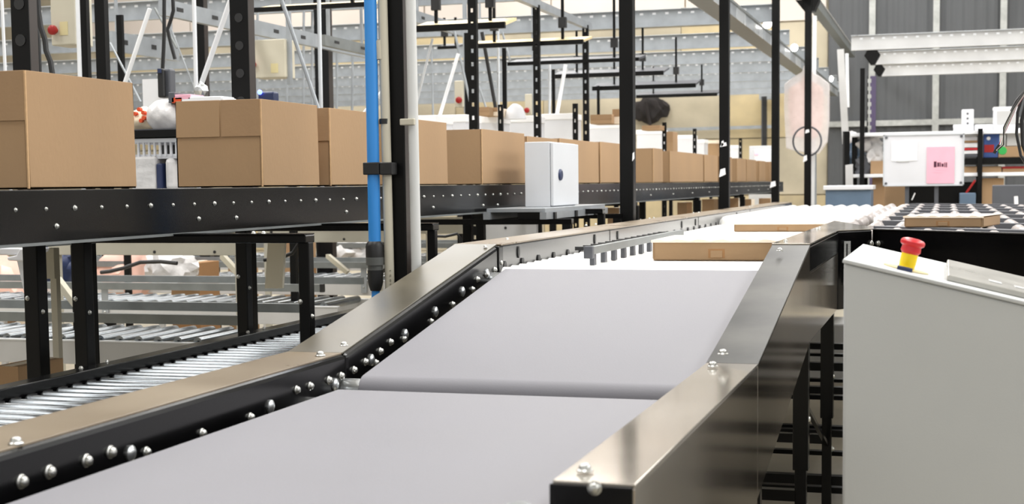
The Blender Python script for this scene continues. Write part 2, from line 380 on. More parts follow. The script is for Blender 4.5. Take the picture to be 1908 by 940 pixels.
# rollers
ROLL_R = .040
me = mesh_of(MB().lathe((0, 0, 0), (1, 0, 0), [(0, .012), (.012, .012), (.0121, ROLL_R), (RI - LI - .024, ROLL_R), (RI - LI - .023, .012), (RI - LI - .01, .012)], 16), 'roller', 'roller_glare')
y_ = 4.405
while y_ < 9.0:
    inst(me, 'roller', (LI + .004, y_, 1.038 - ROLL_R), upper); y_ += .092
for i in range(26):                                        # oval slots and notches of the left rail
    y_ = 4.46 + i * .205
    MB().lathe((LI + .0015, y_, 1.038), (1, 0, 0), [(0, .016), (.003, .016)], 12).build('notch', 'blackplastic', upper)
for y_ in (4.62, 5.72, 6.15, 7.75, 8.2, 9.9):
    mb = MB(); pts = [(LI + .001, y_ + .011 * math.cos(a), 1.075 + .020 * math.sin(a)) for a in [k * math.pi / 8 for k in range(16)]]
    mb.prism(pts, (.003, 0, 0)).build('slot', 'blackplastic', upper)
for y_ in (6.0, 8.3, 10.6): MB().box((LI - .0005, y_, 1.03), (LI + .0015, y_ + .004, Z2 - .004)).build('joint', 'blackplastic', upper)
# transfer bed: short rollers lying along the line
bed = MB(); bed.box((LI, 9.0, .96), (RI + .1, 13.2, .99)); bed.build('bed_plate', 'roller_glare', upper)  # plate coloured with the rollers' highlight too
me = mesh_of(MB().lathe((0, 0, 0), (0, 1, 0), [(0, .035), (.015, .053), (.66, .053), (.675, .035)], 14), 'short_roller', 'roller_glare')
for r in range(6):
    for k in range(10):
        inst(me, 'short_roller', (LI + .055 + k * .107, 9.06 + r * .69, 1.037), upper)
# legs under the belt line
def leg(par, x, y, ztop, w=.036, m='black'):
    a = box((x - w / 2, y - w / 2, 0), (x + w / 2, y + w / 2, ztop)).build('leg', m, par, bevel=.002)
    box((x - .055, y - .055, 0), (x + .055, y + .055, .008)).build('foot_plate', m, par)
    return a
for par, y_, zt in ((lower, 2.3, .6), (incl, 3.35, .65), (upper, 4.52, .82), (upper, 5.55, .82), (upper, 8.6, .82)):
    for x in (-.425, -1.48): leg(par, x, y_, zt)
for y_ in (4.52, 5.55):
    box((-.44, y_ - .018, .3), (-1.46, y_ + .018, .335)).build('cross_bar', 'black', upper)
    for zz in (.56, .28): inst(BOLT[.012], 'bolt', (-.407, y_, zz), upper)
    box((-.425 - .024, y_ - .024, .4), (-.425 + .024, y_ + .024, .83)).build('leg_sleeve', 'black', upper, bevel=.002)
MB().bar((-.425, 4.54, .62), (-.425, 5.53, .30), .014, .014).build('brace', 'black', upper)

# comb-like side guide standing on the rollers
q0, q1 = Vector((-1.094, 4.54, 1.06)), Vector((-1.10, 6.1, 1.06))
t = thing('comb_guide', 'grey guide bar with a row of pegs standing on the white rollers', 'guide', (-1.095, 4.54, 1.038))
MB().box((-1.105, 4.5, 1.072), (-1.088, 6.2, 1.098)).build('bar', 'galv_dark', t, bevel=.002)
for k in range(11): MB().box((-1.104, 4.53 + k * .155, 1.036), (-1.088, 4.565 + k * .155, 1.073)).build('peg', 'darkgrey', t, bevel=.003)
for k in range(14): MB().box((-1.17, 4.6 + k * .11, 1.082), (-1.104, 4.62 + k * .11, 1.094)).build('tooth', 'blackplastic', t)
MB().box((-1.115, 4.495, 1.06), (-1.085, 4.52, 1.1)).build('end_block', 'darkgrey', t, bevel=.003)

# kraft mailers
def mailer(label, x0, x1, y0, y1, z0, h, rot=0):
    t = thing('mailer_box', label, 'box', ((x0 + x1) / 2, (y0 + y1) / 2, z0), 'flat kraft mailers on the line')
    c = t.location.copy()
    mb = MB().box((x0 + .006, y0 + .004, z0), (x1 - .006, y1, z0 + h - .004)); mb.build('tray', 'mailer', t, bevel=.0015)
    # lid with slightly wavy folded front edge
    n = 20; lid = MB(); top = [lid.bm.verts.new((x0 + (x1 - x0) * k / n, y0 - .001, z0 + h + .003 * math.sin(k * 1.9))) for k in range(n + 1)]
    back = [lid.bm.verts.new((x0 + (x1 - x0) * k / n, y1, z0 + h)) for k in range(n + 1)]
    low = [lid.bm.verts.new((x0 + (x1 - x0) * k / n, y0 - .001, z0 + h - .006)) for k in range(n + 1)]
    for k in range(n):
        lid.bm.faces.new((top[k], top[k + 1], back[k + 1], back[k])); lid.bm.faces.new((low[k], low[k + 1], top[k + 1], top[k]))
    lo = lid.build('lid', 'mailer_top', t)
    sm = lo.modifiers.new('thickness', 'SOLIDIFY'); sm.thickness = .003; sm.offset = 1
    MB().box((x0 + .012, y0 - .0015, z0 + .003), (x1 - .012, y0 + .004, z0 + h - .006)).build('front_flap', 'mailer', t, bevel=.001)
    xm = (x0 + x1) / 2 + .0
    MB().box((xm - .028, y0 - .0022, z0 + h * .12), (xm + .028, y0 - .001, z0 + h * .58)).build('slot', 'card_inner', t)
    MB().box((xm - .02, y0 - .0045, z0 + h * .14), (xm + .02, y0 - .002, z0 + h * .5)).build('lock_tab', 'mailer', t, bevel=.001)
    for sx in (x0 + .003, x1 - .005): MB().box((sx, y0 + .01, z0 + .004), (sx + .002, y1 - .01, z0 + h - .005)).build('side_flap', 'mailer', t)
    if rot: t.rotation_euler.z = rot
    return t
mailer('flat kraft mailer in front on the white rollers, beside the comb guide', -.962, -.515, 4.84, 5.28, 1.038, .066)
mailer('second flat kraft mailer, behind the front one on the white rollers', -1.08, -.56, 7.66, 8.12, 1.038, .044)

# ------------------------------------------------------------------ 45 degree spur with pale rollers
spur = thing('spur_conveyor', 'black framed spur conveyor with rows of pale short rollers on the right', 'conveyor', (.3, 7.5, 0))
u = Vector((.705, -.71, 0)); O = Vector((-.276, 5.83, 0))
MB().prism([O + Vector((0, 0, 1.108 - .2)), O + u * 1.7 + Vector((0, 0, 1.108 - .2)), O + u * 1.7 + Vector((.02, .02, 1.108 - .2)), O + Vector((.02, .02, 1.108 - .2))], (0, 0, .2)).build('side_rail', 'black', spur, bevel=.003)
MB().prism([O + Vector((-.004, -.004, 1.108)), O + u * 1.7 + Vector((-.004, -.004, 1.108)), O + u * 1.7 + Vector((.03, .03, 1.108)), O + Vector((.03, .03, 1.108))], (0, 0, .004)).build('rail_cover', 'steelface', spur)
MB().prism([O + Vector((.05, .06, 1.03)), O + u * 1.7 + Vector((.05, .06, 1.03)), O + u * 1.7 + Vector((2.2, 7.6, 1.03)), O + Vector((-.05, 7.2, 1.03))], (0, 0, .01)).build('bed_plate', 'darkgrey', spur)
ROW = .92
me = mesh_of(MB().lathe((0, 0, 0), (0, 1, 0), [(0, .012), (.01, .03), (.03, .036), (.25, .036), (.27, .03), (.271, .022), (.30, .022), (.301, .03), (.32, .036), (.55, .036), (.57, .03), (.60, .012)], 12), 'pale_roller', 'roller_spur')
for r in range(8):
    for k in range(-2, 15):
        x = -.20 + k * .128
        yy = 5.83 + .12 + r * ROW - (x + .276) * 1.0
        if yy < 4.3: continue
        inst(me, 'pale_roller', (x, yy, 1.062), spur)
    a = O + Vector((0, r * ROW + .82, 1.08)); b = a + u * (2.4 + r * .25)
    MB().bar(a, b, .09, .035).build('cross_bar', 'darkgrey', spur)
a = P(1578, 441, X=-.388); 
MB().box((-.372, 5.648, .9), (-.348, 5.66, 1.07)).build('slotted_bracket', 'zinc', upper)
MB().box((-.364, 5.646, .91), (-.358, 5.65, 1.06)).build('slot', 'blackplastic', upper)
for px, py in ((1623, 454),): inst(BOLT[.012], 'bolt', P(px, py, Y=5.80), upper, (0, 0, -math.pi * .62))
inst(BOLT[.012], 'bolt', O + u * .035 + Vector((0, 0, 1.055)), spur, (0, 0, -math.pi * .75))
for x, y_ in ((.15, 5.6), (.9, 6.4), (.2, 9.5), (1.2, 9.2)): leg(spur, x, y_, 1.03)
m3b = mailer('flat kraft mailer lying on the pale rollers of the spur', -.171, .165, 6.30, 6.72, 1.098, .046)
m3b.rotation_euler.z = -.2; m3b.location = (0.03, 6.62, 1.098)

# black frame seen between the legs, low on the right
t = thing('crossbar_stand', 'black steel stand of stacked crossbars under the spur, behind the conveyor legs', 'frame', (.1, 6.2, 0))
for px, py0, py1, Y in ((1540, 641, 652, 6.4), (1540, 660, 665, 6.6), (1540, 677, 692, 6.2), (1540, 707, 713, 6.5), (1540, 722, 735, 6.2), (1540, 738, 746, 6.3), (1540, 795, 802, 6.0), (1540, 803, 815, 5.9), (1540, 842, 850, 6.4), (1540, 888, 905, 5.6), (1540, 909, 920, 5.7)):
    a, b = P(px, py0, Y=Y), P(px, py1, Y=Y)
    MB().box((-1.0, Y, max(b.z, .01)), (.75, Y + .04, a.z)).build('crossbar', 'black_matte', t)
for x in (-.98, .73): MB().box((x, 5.6, 0), (x + .04, 6.64, .62)).build('end_panel', 'black_matte', t)
tag(box((-.95, 7.4, .28), (.6, 7.8, .58)).build('storage_tote', 'lightgrey', bevel=.01), 'pale grey tote on the floor behind the black crossbars', 'tote')

# ------------------------------------------------------------------ control console
con = thing('control_console', 'light grey control console with a sloping top and emergency stop button', 'console', (.15, 3.2, 0))
xa, xb, ya, yb = -.1915, .62, 2.90, 3.60
def ctop(x): return 1.1385 - (x - xa) * .236
MB().prism([(xa, ya, .05), (xb, ya, .05), (xb, ya, ctop(xb)), (xa, ya, ctop(xa))], (0, yb - ya, 0)).build('cabinet', 'grey_cab', con, bevel=.006, seg=3)
MB().box((xa + .02, ya + .02, 0), (xb - .02, yb - .02, .05)).build('plinth', 'darkgrey', con)
dx = Vector((1, 0, -.236)).normalized(); nz = Vector((.236, 0, 1)).normalized()
def onTop(x, y, h=0): return Vector((x, y, ctop(x))) + nz * h
MB().prism([onTop(xa - .003, ya - .003, .0), onTop(xb, ya - .003, .0), onTop(xb, yb, .0), onTop(xa - .003, yb, .0)], nz * .008).build('top_panel', 'grey_cab', con, bevel=.002, label='sloping off-white top panel')
MB().prism([onTop(.0, ya + .07, .008), onTop(.45, ya + .07, .008), onTop(.45, yb - .05, .008), onTop(.0, yb - .05, .008)], nz * .012).build('operator_panel', 'plate', con, bevel=.003, label='raised silver operator panel')
for k in range(6): MB().prism([onTop(.08 + k * .05, ya + .15, .020), onTop(.105 + k * .05, ya + .15, .020), onTop(.105 + k * .05, ya + .2, .020), onTop(.08 + k * .05, ya + .2, .020)], nz * .002).build('key', 'lightgrey', con)
eb = onTop(-.078, 3.02, .008)
MB().lathe(eb, nz, [(0, .045), (.002, .045)], 28).build('legend_plate', 'paleyellow', con, label='round pale yellow legend plate')
bt = MB().lathe(eb, nz, [(.002, .0155), (.012, .016), (.013, .0165), (.034, .0165)], 24).build('button_collar', 'yellow', con, smooth=True, label='yellow collar')
MB().lathe(eb, nz, [(.033, .0165), (.038, .020), (.048, .019), (.052, .024), (.058, .0245), (.062, .021), (.0645, .012), (.065, .0)], 28).build('mushroom_head', 'red', bt, smooth=True, label='red mushroom head')
e2 = onTop(-.083, 2.975, .008)
MB().prism([e2 + Vector((-.012, -.012, 0)), e2 + dx * .03 + Vector((-.012, -.012, 0)), e2 + dx * .03 + Vector((-.012, .012, 0)), e2 + Vector((-.012, .012, 0))], nz * .010).build('switch_block', 'navy', con, bevel=.001)
MB().prism([e2 + Vector((-.026, -.004, 0)), e2 + Vector((-.012, -.004, -.002)), e2 + Vector((-.012, .004, -.002)), e2 + Vector((-.026, .004, 0))], nz * .004).build('switch_lever', 'blackplastic', con)

# ------------------------------------------------------------------ left carton conveyor
XL = -2.05
cart = thing('carton_conveyor', 'long black conveyor carrying the row of open cartons on the left', 'conveyor', (-2.3, 4.0, 0))
Y0, Y1 = 1.6, 19.2
MB().box((XL - .02, Y0, 1.176), (XL, Y1, 1.302)).build('side_rail', 'black', cart, bevel=.002)
MB().box((XL - .05, Y0, 1.176), (XL - .02, Y1, 1.182)).build('rail_lip', 'black', cart)
MB().box((XL - .012, Y0, 1.170), (XL + .003, Y1, 1.177)).build('lower_lip', 'galv_dark', cart)
MB().box((XL - .55, Y0, 1.176), (XL - .53, Y1, 1.302)).build('side_rail', 'black', cart, bevel=.002)
me = mesh_of(MB().cyl((XL - .53, 0, 0), (XL - .02, 0, 0), .022, n=10), 'roller', 'roller')
for k in range(117): inst(me, 'roller', (0, Y0 + .1 + k * .15, 1.278), cart)
for o in [c for c in cart.children if c.name.startswith('roller')]: o.location.x = 0 - cart.location.x
k = 0; y_ = 2.72
while y_ < 18.8:                                           # rail bolts, every third larger
    inst(BOLT[.007 if k % 3 == 0 else .005], 'bolt', (XL, y_, 1.256), cart); k += 1; y_ += .118
for px, py in ((105, 422), (370, 408), (440, 406), (645, 395), (807, 387), (900, 383), (927, 382)):
    inst(BOLT[.007], 'bolt', P(px, py, X=XL), cart)
for y_ in [9.4 + i * .9 for i in range(10)]: inst(BOLT[.007], 'bolt', (XL, y_, 1.215), cart)
def hframe(y_, xs, ws):
    MB().box((xs[0] - .03, y_ - .03, 1.150), (xs[-1] + .014, y_ + .03, 1.172)).build('cross_beam', 'black', cart, bevel=.003)
    MB().box((xs[0], y_ - .032, 1.172), (xs[-1] + .012, y_ + .032, 1.1755)).build('beam_flange', 'black', cart)
    for x, w in zip(xs, ws):
        box((x - w / 2, y_ - w / 2, 0), (x + w / 2, y_ + w / 2, 1.152)).build('leg', 'black_matte', cart, bevel=.003)
        box((x - .06, y_ - .06, 0), (x + .06, y_ + .06, .01)).build('foot_plate', 'black_matte', cart)
        inst(BOLT[.007], 'bolt', (x + w / 2, y_ - .005, .95), cart)
        inst(BOLT[.007], 'bolt', (x - .012, y_ - w / 2, .99), cart, (0, 0, -math.pi / 2))
    for dx_ in (.02, .05): inst(BOLT[.007], 'bolt', (xs[-1] - .1 - dx_, y_ - .01, 1.1755), cart, UP)
hframe(3.57, (-2.52, -2.362, -1.662), (.048, .042, .033)); hframe(4.56, (-2.362, -1.655), (.042, .028)); hframe(7.05, (-2.362, -1.655), (.045, .035))
for y_ in (9.6, 12.2, 15, 18): hframe(y_, (-2.5, -2.02), (.05, .05))

def carton(label, y0, y1, x1, wd, h, z0=1.304, flaps=True, group='open cartons on the left conveyor', m='card', flap=.42, name='cardboard_carton', seam=True):
    x0 = x1 - wd
    t = thing(name, label, 'box', ((x0 + x1) / 2, (y0 + y1) / 2, z0), group)
    tk = .004; mb = MB()
    mb.box((x0, y0, z0), (x1, y1, z0 + tk))
    mb.box((x0, y0, z0), (x0 + tk, y1, z0 + h)); mb.box((x1 - tk, y0, z0), (x1, y1, z0 + h))
    mb.box((x0, y0, z0), (x1, y0 + tk, z0 + h)); mb.box((x0, y1 - tk, z0), (x1, y1, z0 + h))
    mb.build('carton_body', m, t)
    if flaps:
        fh = h * flap
        fx = x0 + (wd * .53 if seam else .004)
        MB().prism([(x0 + .002, y0 - .0045, z0 + h - fh), (fx - .0025, y0 - .0045, z0 + h - fh), (fx - .0025, y0 - .0005, z0 + h + .001), (x0 + .002, y0 - .0005, z0 + h + .001)], (0, .004, 0)).build('flap', m, t, bevel=.001)
        if seam: MB().prism([(fx + .0025, y0 - .004, z0 + h - fh), (x1 - .001, y0 - .004, z0 + h - fh), (x1 - .001, y0 - .0005, z0 + h + .001), (fx + .0025, y0 - .0005, z0 + h + .001)], (0, .003, 0)).build('flap', 'card_dark', t, bevel=.001)
        MB().prism([(x1 + .004, y0 + .003, z0 + h * .0 + .004), (x1 + .004, y1 - .003, z0 + .004), (x1 + .001, y1 - .003, z0 + h + .001), (x1 + .001, y0 + .003, z0 + h + .001)], (-.003, 0, 0)).build('side_panel', m, t, bevel=.001)
        MB().box((x1 - .001, y0 - .003, z0 + .001), (x1 + .003, y0 + .002, z0 + h)).build('corner_edge', 'card_edge', t)
    return t
CARTONS = [  # y0, y1, front width, height, label
 (2.955, 3.432, .36, .281, 'nearest large open carton, at the left end of the black conveyor'),
 (4.185, 4.62, .305, .279, 'second open carton from the left, with a flap slit on its front face'),
 (4.72, 5.17, .31, .276, 'third open carton, partly behind the blue pipe'),
 (5.50, 5.975, .30, .270, 'open carton just right of the white pipe'),
 (6.47, 7.19, .28, .260, 'wide open carton just left of the white electrical cabinet'),
 (7.24, 7.85, .26, .249, 'low open carton whose rim shows above the white electrical cabinet'),
 (7.90, 8.85, .28, .256, 'open carton just right of the white electrical cabinet'),
 (8.90, 9.60, .28, .262, 'open carton left of the first tall black post'),
 (10.62, 11.0, .33, .258, 'open carton right of the first tall black post'),
 (11.30, 12.93, .27, .25, 'broad open carton midway between the first and second tall black posts'),
 (13.0, 13.80, .25, .25, 'open carton close left of the second tall black post'),
 (13.9, 14.75, .25, .25, 'open carton half hidden behind the second tall black post'),
 (15.12, 15.85, .3, .247, 'open carton just right of the second tall black post'),
 (15.9, 16.7, .26, .247, 'open carton midway between the second and third tall black posts'),
 (17.0, 17.6, .3, .245, 'narrow open carton before the last one of the row'),
 (18.0, 18.75, .3, .245, 'last open carton at the far end of the black conveyor')]
for i, (y0, y1, wd, h, lab) in enumerate(CARTONS): carton(lab, y0, y1, -2.095, wd, h, seam=(i < 3))

# ------------------------------------------------------------------ low gravity conveyor on the left
low = thing('gravity_conveyor', 'low zinc roller conveyor with black edge rails passing under the cartons', 'conveyor', (-1.9, 4.0, 0))
ZL = .80
MB().box((-2.335, 1.5, ZL - .10), (-2.275, 9.0, ZL)).build('side_rail', 'black', low, bevel=.003)
MB().box((-1.72, 1.5, ZL - .10), (-1.69, 9.0, ZL - .04)).build('side_rail', 'black', low, bevel=.003)
me = mesh_of(MB().lathe((-2.285, 0, 0), (1, 0, 0), [(0, .008), (.02, .008), (.021, .0235), (.555, .0235), (.556, .008), (.58, .008)], 14), 'roller', 'roller')
y_ = 1.8
while y_ < 7.6:
    o = inst(me, 'roller', (0, y_, ZL - .05), low); y_ += .068
    MB().box((-2.277, y_ + .01, ZL - .06), (-2.262, y_ + .035, ZL - .028)).build('axle_notch', 'blackplastic', low)
for px, py in ((151, 687), (199, 675), (462, 620), (492, 613)): inst(BOLT[.007], 'bolt', P(px, py, Z=ZL), low, UP)
for y_ in (2.2, 4.2, 6.2, 8.4):
    for x in (-2.31, -1.705): leg(low, x, y_, ZL - .1, .03)

# ------------------------------------------------------------------ pipes and tall post beside the belt
PX = -1.62
def tall_post(label, pxl, pxr, top, pxm=None, name='steel_post'):
    c = P((pxl + pxr) / 2, 400, X=PX); dd = -.294 * c.x + .956 * c.y; wpx = (pxr - pxl) / F * dd
    a = math.atan2(abs(c.x), c.y); w_ = wpx / (math.cos(a) + math.sin(a))
    t = thing(name, label, 'post', (c.x, c.y, 0), 'row of tall black posts beside the conveyor')
    MB().box((c.x - w_ / 2, c.y - w_ / 2, .012), (c.x + w_ / 2, c.y + w_ / 2, top)).build('shaft', 'black_matte', t, bevel=.004)
    MB().box((c.x + w_ / 2 - .002, c.y - w_ / 2 + .004, .3), (c.x + w_ / 2 + .0012, c.y + w_ / 2 - .004, top)).build('side_face', 'brownblack' if pxl < 900 else 'black_matte', t)
    MB().box((c.x - .09, c.y - .09, 0), (c.x + .09, c.y + .09, .012)).build('base_plate', 'black_matte', t)
    return t, c, w_
tp, pc, pw = tall_post('dark brown and black steel post beside the blue and beige pipes', 728, 766, 4.2)
posts = [tall_post('first tall black post beyond the white electrical cabinet', 1155, 1185, 4.2),
 tall_post('second tall black post with torn white tape', 1340, 1360, 4.2),
 tall_post('third tall black post, left of the hanging garment cover', 1437, 1452, 4.2),
 tall_post('fourth tall black post, in front of the hanging garment cover', 1498, 1511, 3.5)]
# torn white tape on posts
for (t, c, w_), lst in ((posts[1], ((1348, 270, .05, .035), (1346, 322, .05, .07), (1346, 268, .02, .05))), (posts[0], ((1180, 292, .012, .05),)), (posts[2], ((1440, 344, .06, .07),)), (posts[3], ((1500, 296, .05, .09), (1504, 245, .05, .05)))):
    for px, py, ww, hh in lst:
        q = P(px, py, Y=c.y - w_ / 2 - .003)
        MB().prism([(q.x - ww / 2, q.y, q.z - hh / 2), (q.x + ww / 2, q.y, q.z - hh * .2), (q.x + ww * .4, q.y, q.z + hh / 2), (q.x - ww * .3, q.y, q.z + hh * .35)], (0, .002, 0)).build('tape', 'paper', t)
# pipes: in front of / beside the first post, in plane Y = yp
yp = pc.y - pw / 2 - .03
def pipe(name, label, pxl, pxr, z0, z1, m, y=None, slope=0):
    y = yp if y is None else y
    a, b = P(pxl, 300, Y=y), P(pxr, 300, Y=y); r = (b.x - a.x) / 2 * .98
    t = thing(name, label, 'pipe', ((a.x + b.x) / 2, y, z0))
    MB().cyl((t.location.x, y, z0), (t.location.x + slope, y, z1), r, n=20).build('tube', m, t, smooth=True)
    return t, t.location.x, r
t, bx, br = pipe('blue_pipe', 'bright blue vertical air pipe with a grey and black coupling', 684.5, 706.5, 1.0, 4.2, 'blue')
zt, zb = P(690, 450, Y=yp).z, P(690, 542, Y=yp).z
L_ = zt - zb; cp = [(0, br * .95), (.06, br * 1.25), (.28, br * 1.32), (.3, br * 1.42)]
MB().lathe((bx, yp, zb), (0, 0, 1), [(h * L_, r) for h, r in ((0, br * .85), (.12, br * 1.15), (.18, br * 1.25), (.42, br * 1.28))], 20).build('lower_nut', 'blackplastic', t, smooth=True)
MB().lathe((bx, yp, zb), (0, 0, 1), [(h * L_, r) for h, r in ((.42, br * 1.22), (.52, br * 1.24), (.521, br * 1.5), (.68, br * 1.5))], 20).build('coupling_body', 'greyplastic', t, smooth=True)
MB().lathe((bx, yp, zb), (0, 0, 1), [(h * L_, r) for h, r in ((.68, br * 1.5), (.9, br * 1.5), (.96, br * 1.35), (1, br * 1.1))], 20).build('upper_nut', 'blackplastic', t, smooth=True)
MB().cyl((bx, yp, .60), (bx, yp, zb + .02), br * .68, n=16).build('lower_tube', 'blue', t, smooth=True)
t, ex, er = pipe('beige_pipe', 'beige conduit pipe between the blue pipe and the dark post', 716, 733, .5, 4.2, 'beige', y=yp + .012, slope=-.03)
q0, q1 = P(715, 75, Y=yp), P(715, 110, Y=yp)
MB().cyl((ex - .02, yp + .012, q1.z), (ex - .0235, yp + .012, q0.z), er * 1.12, n=20).build('sleeve', 'beige', t, smooth=True)
q = P(722, 226, Y=yp); MB().lathe((ex - .011, yp + .012, q.z - .008), (0, 0, 1), [(0, er * 1.15), (.016, er * 1.15)], 18).build('strap', 'blackplastic', t)
for k in range(16):
    z_ = 1.04 - k * .014 - (k % 3) * .002; hh = .003 + .004 * ((k * 7) % 3) / 2
    MB().box((ex + .002, yp + .012 - er - .0008, z_), (ex + .006, yp + .012 - er + .002, z_ + hh)).build('print', 'ink_grey', t)
t, wx, wr_ = pipe('white_pipe', 'white conduit pipe on the right side of the dark post', 765, 783.5, .5, 4.2, 'white_pipe', y=yp + .03, slope=-.02)
q = P(762, 227, Y=yp); MB().box((wx - wr_ - .025, yp + .005, q.z - .010), (wx + wr_ * .4, yp + .035, q.z + .010)).build('clip', 'cream', t, bevel=.003)
q0, q1 = P(690, 303, Y=yp), P(690, 326, Y=yp)
t = thing('pipe_clamp', 'black double clamp holding the blue and beige pipes to the post', 'clamp', (bx, yp, q1.z))
MB().box((bx - br * 1.35, yp - br * 1.25, q1.z), (bx + br * 1.45, yp + br * 1.2, q0.z)).build('block', 'blackplastic', t, bevel=.003)
MB().box((bx + br * 1.5, yp - br * 1.15, q1.z - .001), (ex + er * 1.6, yp + br * 1.2, q0.z - .001)).build('block', 'blackplastic', t, bevel=.003)

# ------------------------------------------------------------------ white electrical cabinet on its steel stand
zb = P(1030, 386, X=-1.8).z; zt = P(1030, 264, X=-1.8).z
cb = thing('electrical_cabinet', 'white wall-type electrical cabinet standing on a grey steel platform', 'cabinet', (-1.87, 6.9, zb))
MB().box((-1.94, 6.662, zb), (-1.815, 7.156, zt)).build('body', 'white_cab', cb, bevel=.003)
d_ = MB().box((-1.813, 6.664, zb + .004), (-1.797, 7.154, zt - .003)).build('door', 'white_cab', cb, bevel=.004)
q = P(1043, 326, X=-1.797)
MB().lathe((-1.797, q.y, q.z), (1, 0, 0), [(0, .028), (.008, .027), (.012, .02)], 18).build('latch', 'navy', d_)
pf = thing('steel_platform', 'grey steel platform on a black frame under the white cabinet', 'platform', (-1.9, 6.9, 0))
MB().box((-2.02, 6.3, zb - .018), (-1.74, 7.5, zb)).build('deck', 'galv', pf, bevel=.002)
MB().box((-2.03, 6.28, zb - .05), (-2.0, 7.52, zb - .018)).build('channel', 'galv', pf); MB().box((-1.76, 6.28, zb - .05), (-1.73, 7.52, zb - .018)).build('channel', 'galv', pf)
for y_ in (6.35, 7.4):
    MB().box((-2.45, y_, zb - .075), (-1.63, y_ + .04, zb - .05)).build('beam', 'black', pf)
    for x in (-2.43, -1.675): MB().box((x, y_, 0), (x + .04, y_ + .04, zb - .075)).build('leg', 'black_matte', pf)
for k in range(3): MB().box((-1.9 + .0, 6.4 + k * .4, zb - .05), (-1.72, 6.43 + k * .4, zb - .02)).build('clip', 'blackplastic', pf)

# ------------------------------------------------------------------ overhead steel of the mezzanine
def prect(px0, py0, px1, py1, Y, d):
    a, b = P(px0, py0, Y=Y), P(px1, py1, Y=Y); m0, m1 = P((px0 + px1) / 2, py0, Y=Y), P((px0 + px1) / 2, py1, Y=Y)
    return (a.x, Y, m1.z), (b.x, Y + d, m0.z)
def pthing(name, label, cat, m, px0, py0, px1, py1, Y, d, zb=None, group=None, bevel=.004, zt=None):
    a, b = prect(px0, py0, px1, py1, Y, d)
    a = (a[0], a[1], a[2] if zb is None else zb); b = (b[0], b[1], b[2] if zt is None else zt)
    return tag(MB().box(a, b).build(name, m, bevel=bevel), label, cat, group)
def cbeam(label, x0, x1, y, z, h, holes=True, name='overhead_beam', group='galvanised overhead beams', m='galv'):
    t = thing(name, label, 'beam', ((x0 + x1) / 2, y, z), group)
    MB().box((x0, y, z - .0), (x1, y + .006, z + h)).build('web', m, t)
    MB().box((x0, y - .05, z + h - .006), (x1, y, z + h)).build('top_flange', 'alu', t)
    MB().box((x0, y - .05, z), (x1, y, z + .006)).build('bottom_flange', m, t)
    if holes:
        mb = MB(); x = x0 + .1
        while x < x1: mb.box((x, y - .003, z + h * .72), (x + .035, y - .0005, z + h * .84)); x += .13
        o = mb.build('hole_row', 'whitebar', t); o['kind'] = 'stuff'
    return t
ordinal = ['nearest', 'second', 'third', 'fourth', 'fifth', 'sixth', 'seventh', 'eighth']
for i, y_ in enumerate((12.0, 14.5, 17.0, 19.2, 21.0, 22.8, 24.6, 26.2)):
    cbeam(ordinal[i] + ' galvanised cross beam of the mezzanine, counted from the camera', -17, -1.75 + .1 * (i == 1), y_, 2.875, .175)
for i, (pa, y_) in enumerate(((1586, 18.0), (1632, 20.3), (1643, 22.6))):
    x0 = P(pa, 90, Y=y_).x
    cbeam('%s light grey beam before the dark cladding, upper right' % ('lowest', 'middle', 'highest')[2 - i], x0, 4.5, y_, 2.87, .18, name='cladding_beam', group='grey beams before the dark cladding', m='lightgrey')
for i, (px, py, w_, Y) in enumerate(((1625, 105, .10, 18.9), (1638, 131, .08, 21.3))):
    q = P(px, py, Y=Y); h = w_ * 1.05
    tag(MB().prism([(q.x - w_, Y, q.z + .01), (q.x - w_ * .2, Y, q.z - h), (q.x + w_ * .3, Y, q.z - h), (q.x + w_, Y, q.z + .02), (q.x + w_ * .4, Y, q.z + h), (q.x - w_ * .5, Y, q.z + h)], (0, .12, 0)).build('beam_bracket', 'black_matte', bevel=.004),
        ('larger' if i == 0 else 'smaller') + ' dark faceted bracket plate at the left ends of the grey beams', 'bracket')
# long tray running away over the posts
tr = thing('cable_tray', 'long galvanised tray running away overhead with bright reflections made as glowing spots', 'tray', (-1.84, 18, P(1380, 41, X=-1.8).z))
za = P(1380, 41, X=-1.8).z; y0, y1 = P(1330, 5, X=-1.8).y - 2, P(1560, 175, X=-1.8).y
MB().box((-1.98, y0, za), (-1.8, y1, za + .006)).build('tray_floor', 'galv_dark', tr)
k = 0; y_ = y0
while y_ < y1 - .3:
    MB().box((-1.80, y_, za), (-1.796, y_ + .62, za + .11)).build('side_plate', 'alu' if k % 2 else 'galv', tr)
    MB().box((-1.985, y_, za), (-1.98, y_ + .62, za + .11)).build('side_plate', 'galv', tr); y_ += .66; k += 1
MB().bar((-1.797, y0, za + .115), (-1.797, y1, za + .115), .03, .02).build('rim', 'galv_dark', tr)
for px, py in ((1430, 45), (1480, 89), (1549, 147)):
    q = P(px, py, X=-1.76); MB().blob(q, .045 if px < 1500 else .03, .045, .045, 0, sub=2).build('lamp', 'lamp', tr, smooth=True)  # glowing balls stand in for bright reflections on the tray
hb = thing('post_beam', 'dark grey beam running away along the heads of the black posts', 'beam', (-1.65, 20, 3.5))
MB().box((-1.70, 17.6, 3.5), (-1.58, 26.6, 3.62)).build('beam', 'galv_dark', hb); MB().box((-1.71, 17.5, 3.62), (-1.57, 26.6, 3.63)).build('flange', 'lightgrey', hb)
q = P(1508, 8, Y=17.9); MB().prism([(q.x - .17, 17.9, q.z + .06), (q.x - .06, 17.9, q.z - .08), (q.x + .06, 17.9, q.z - .08), (q.x + .12, 17.9, q.z + .06)], (0, .2, 0)).build('bracket', 'black_matte', hb)
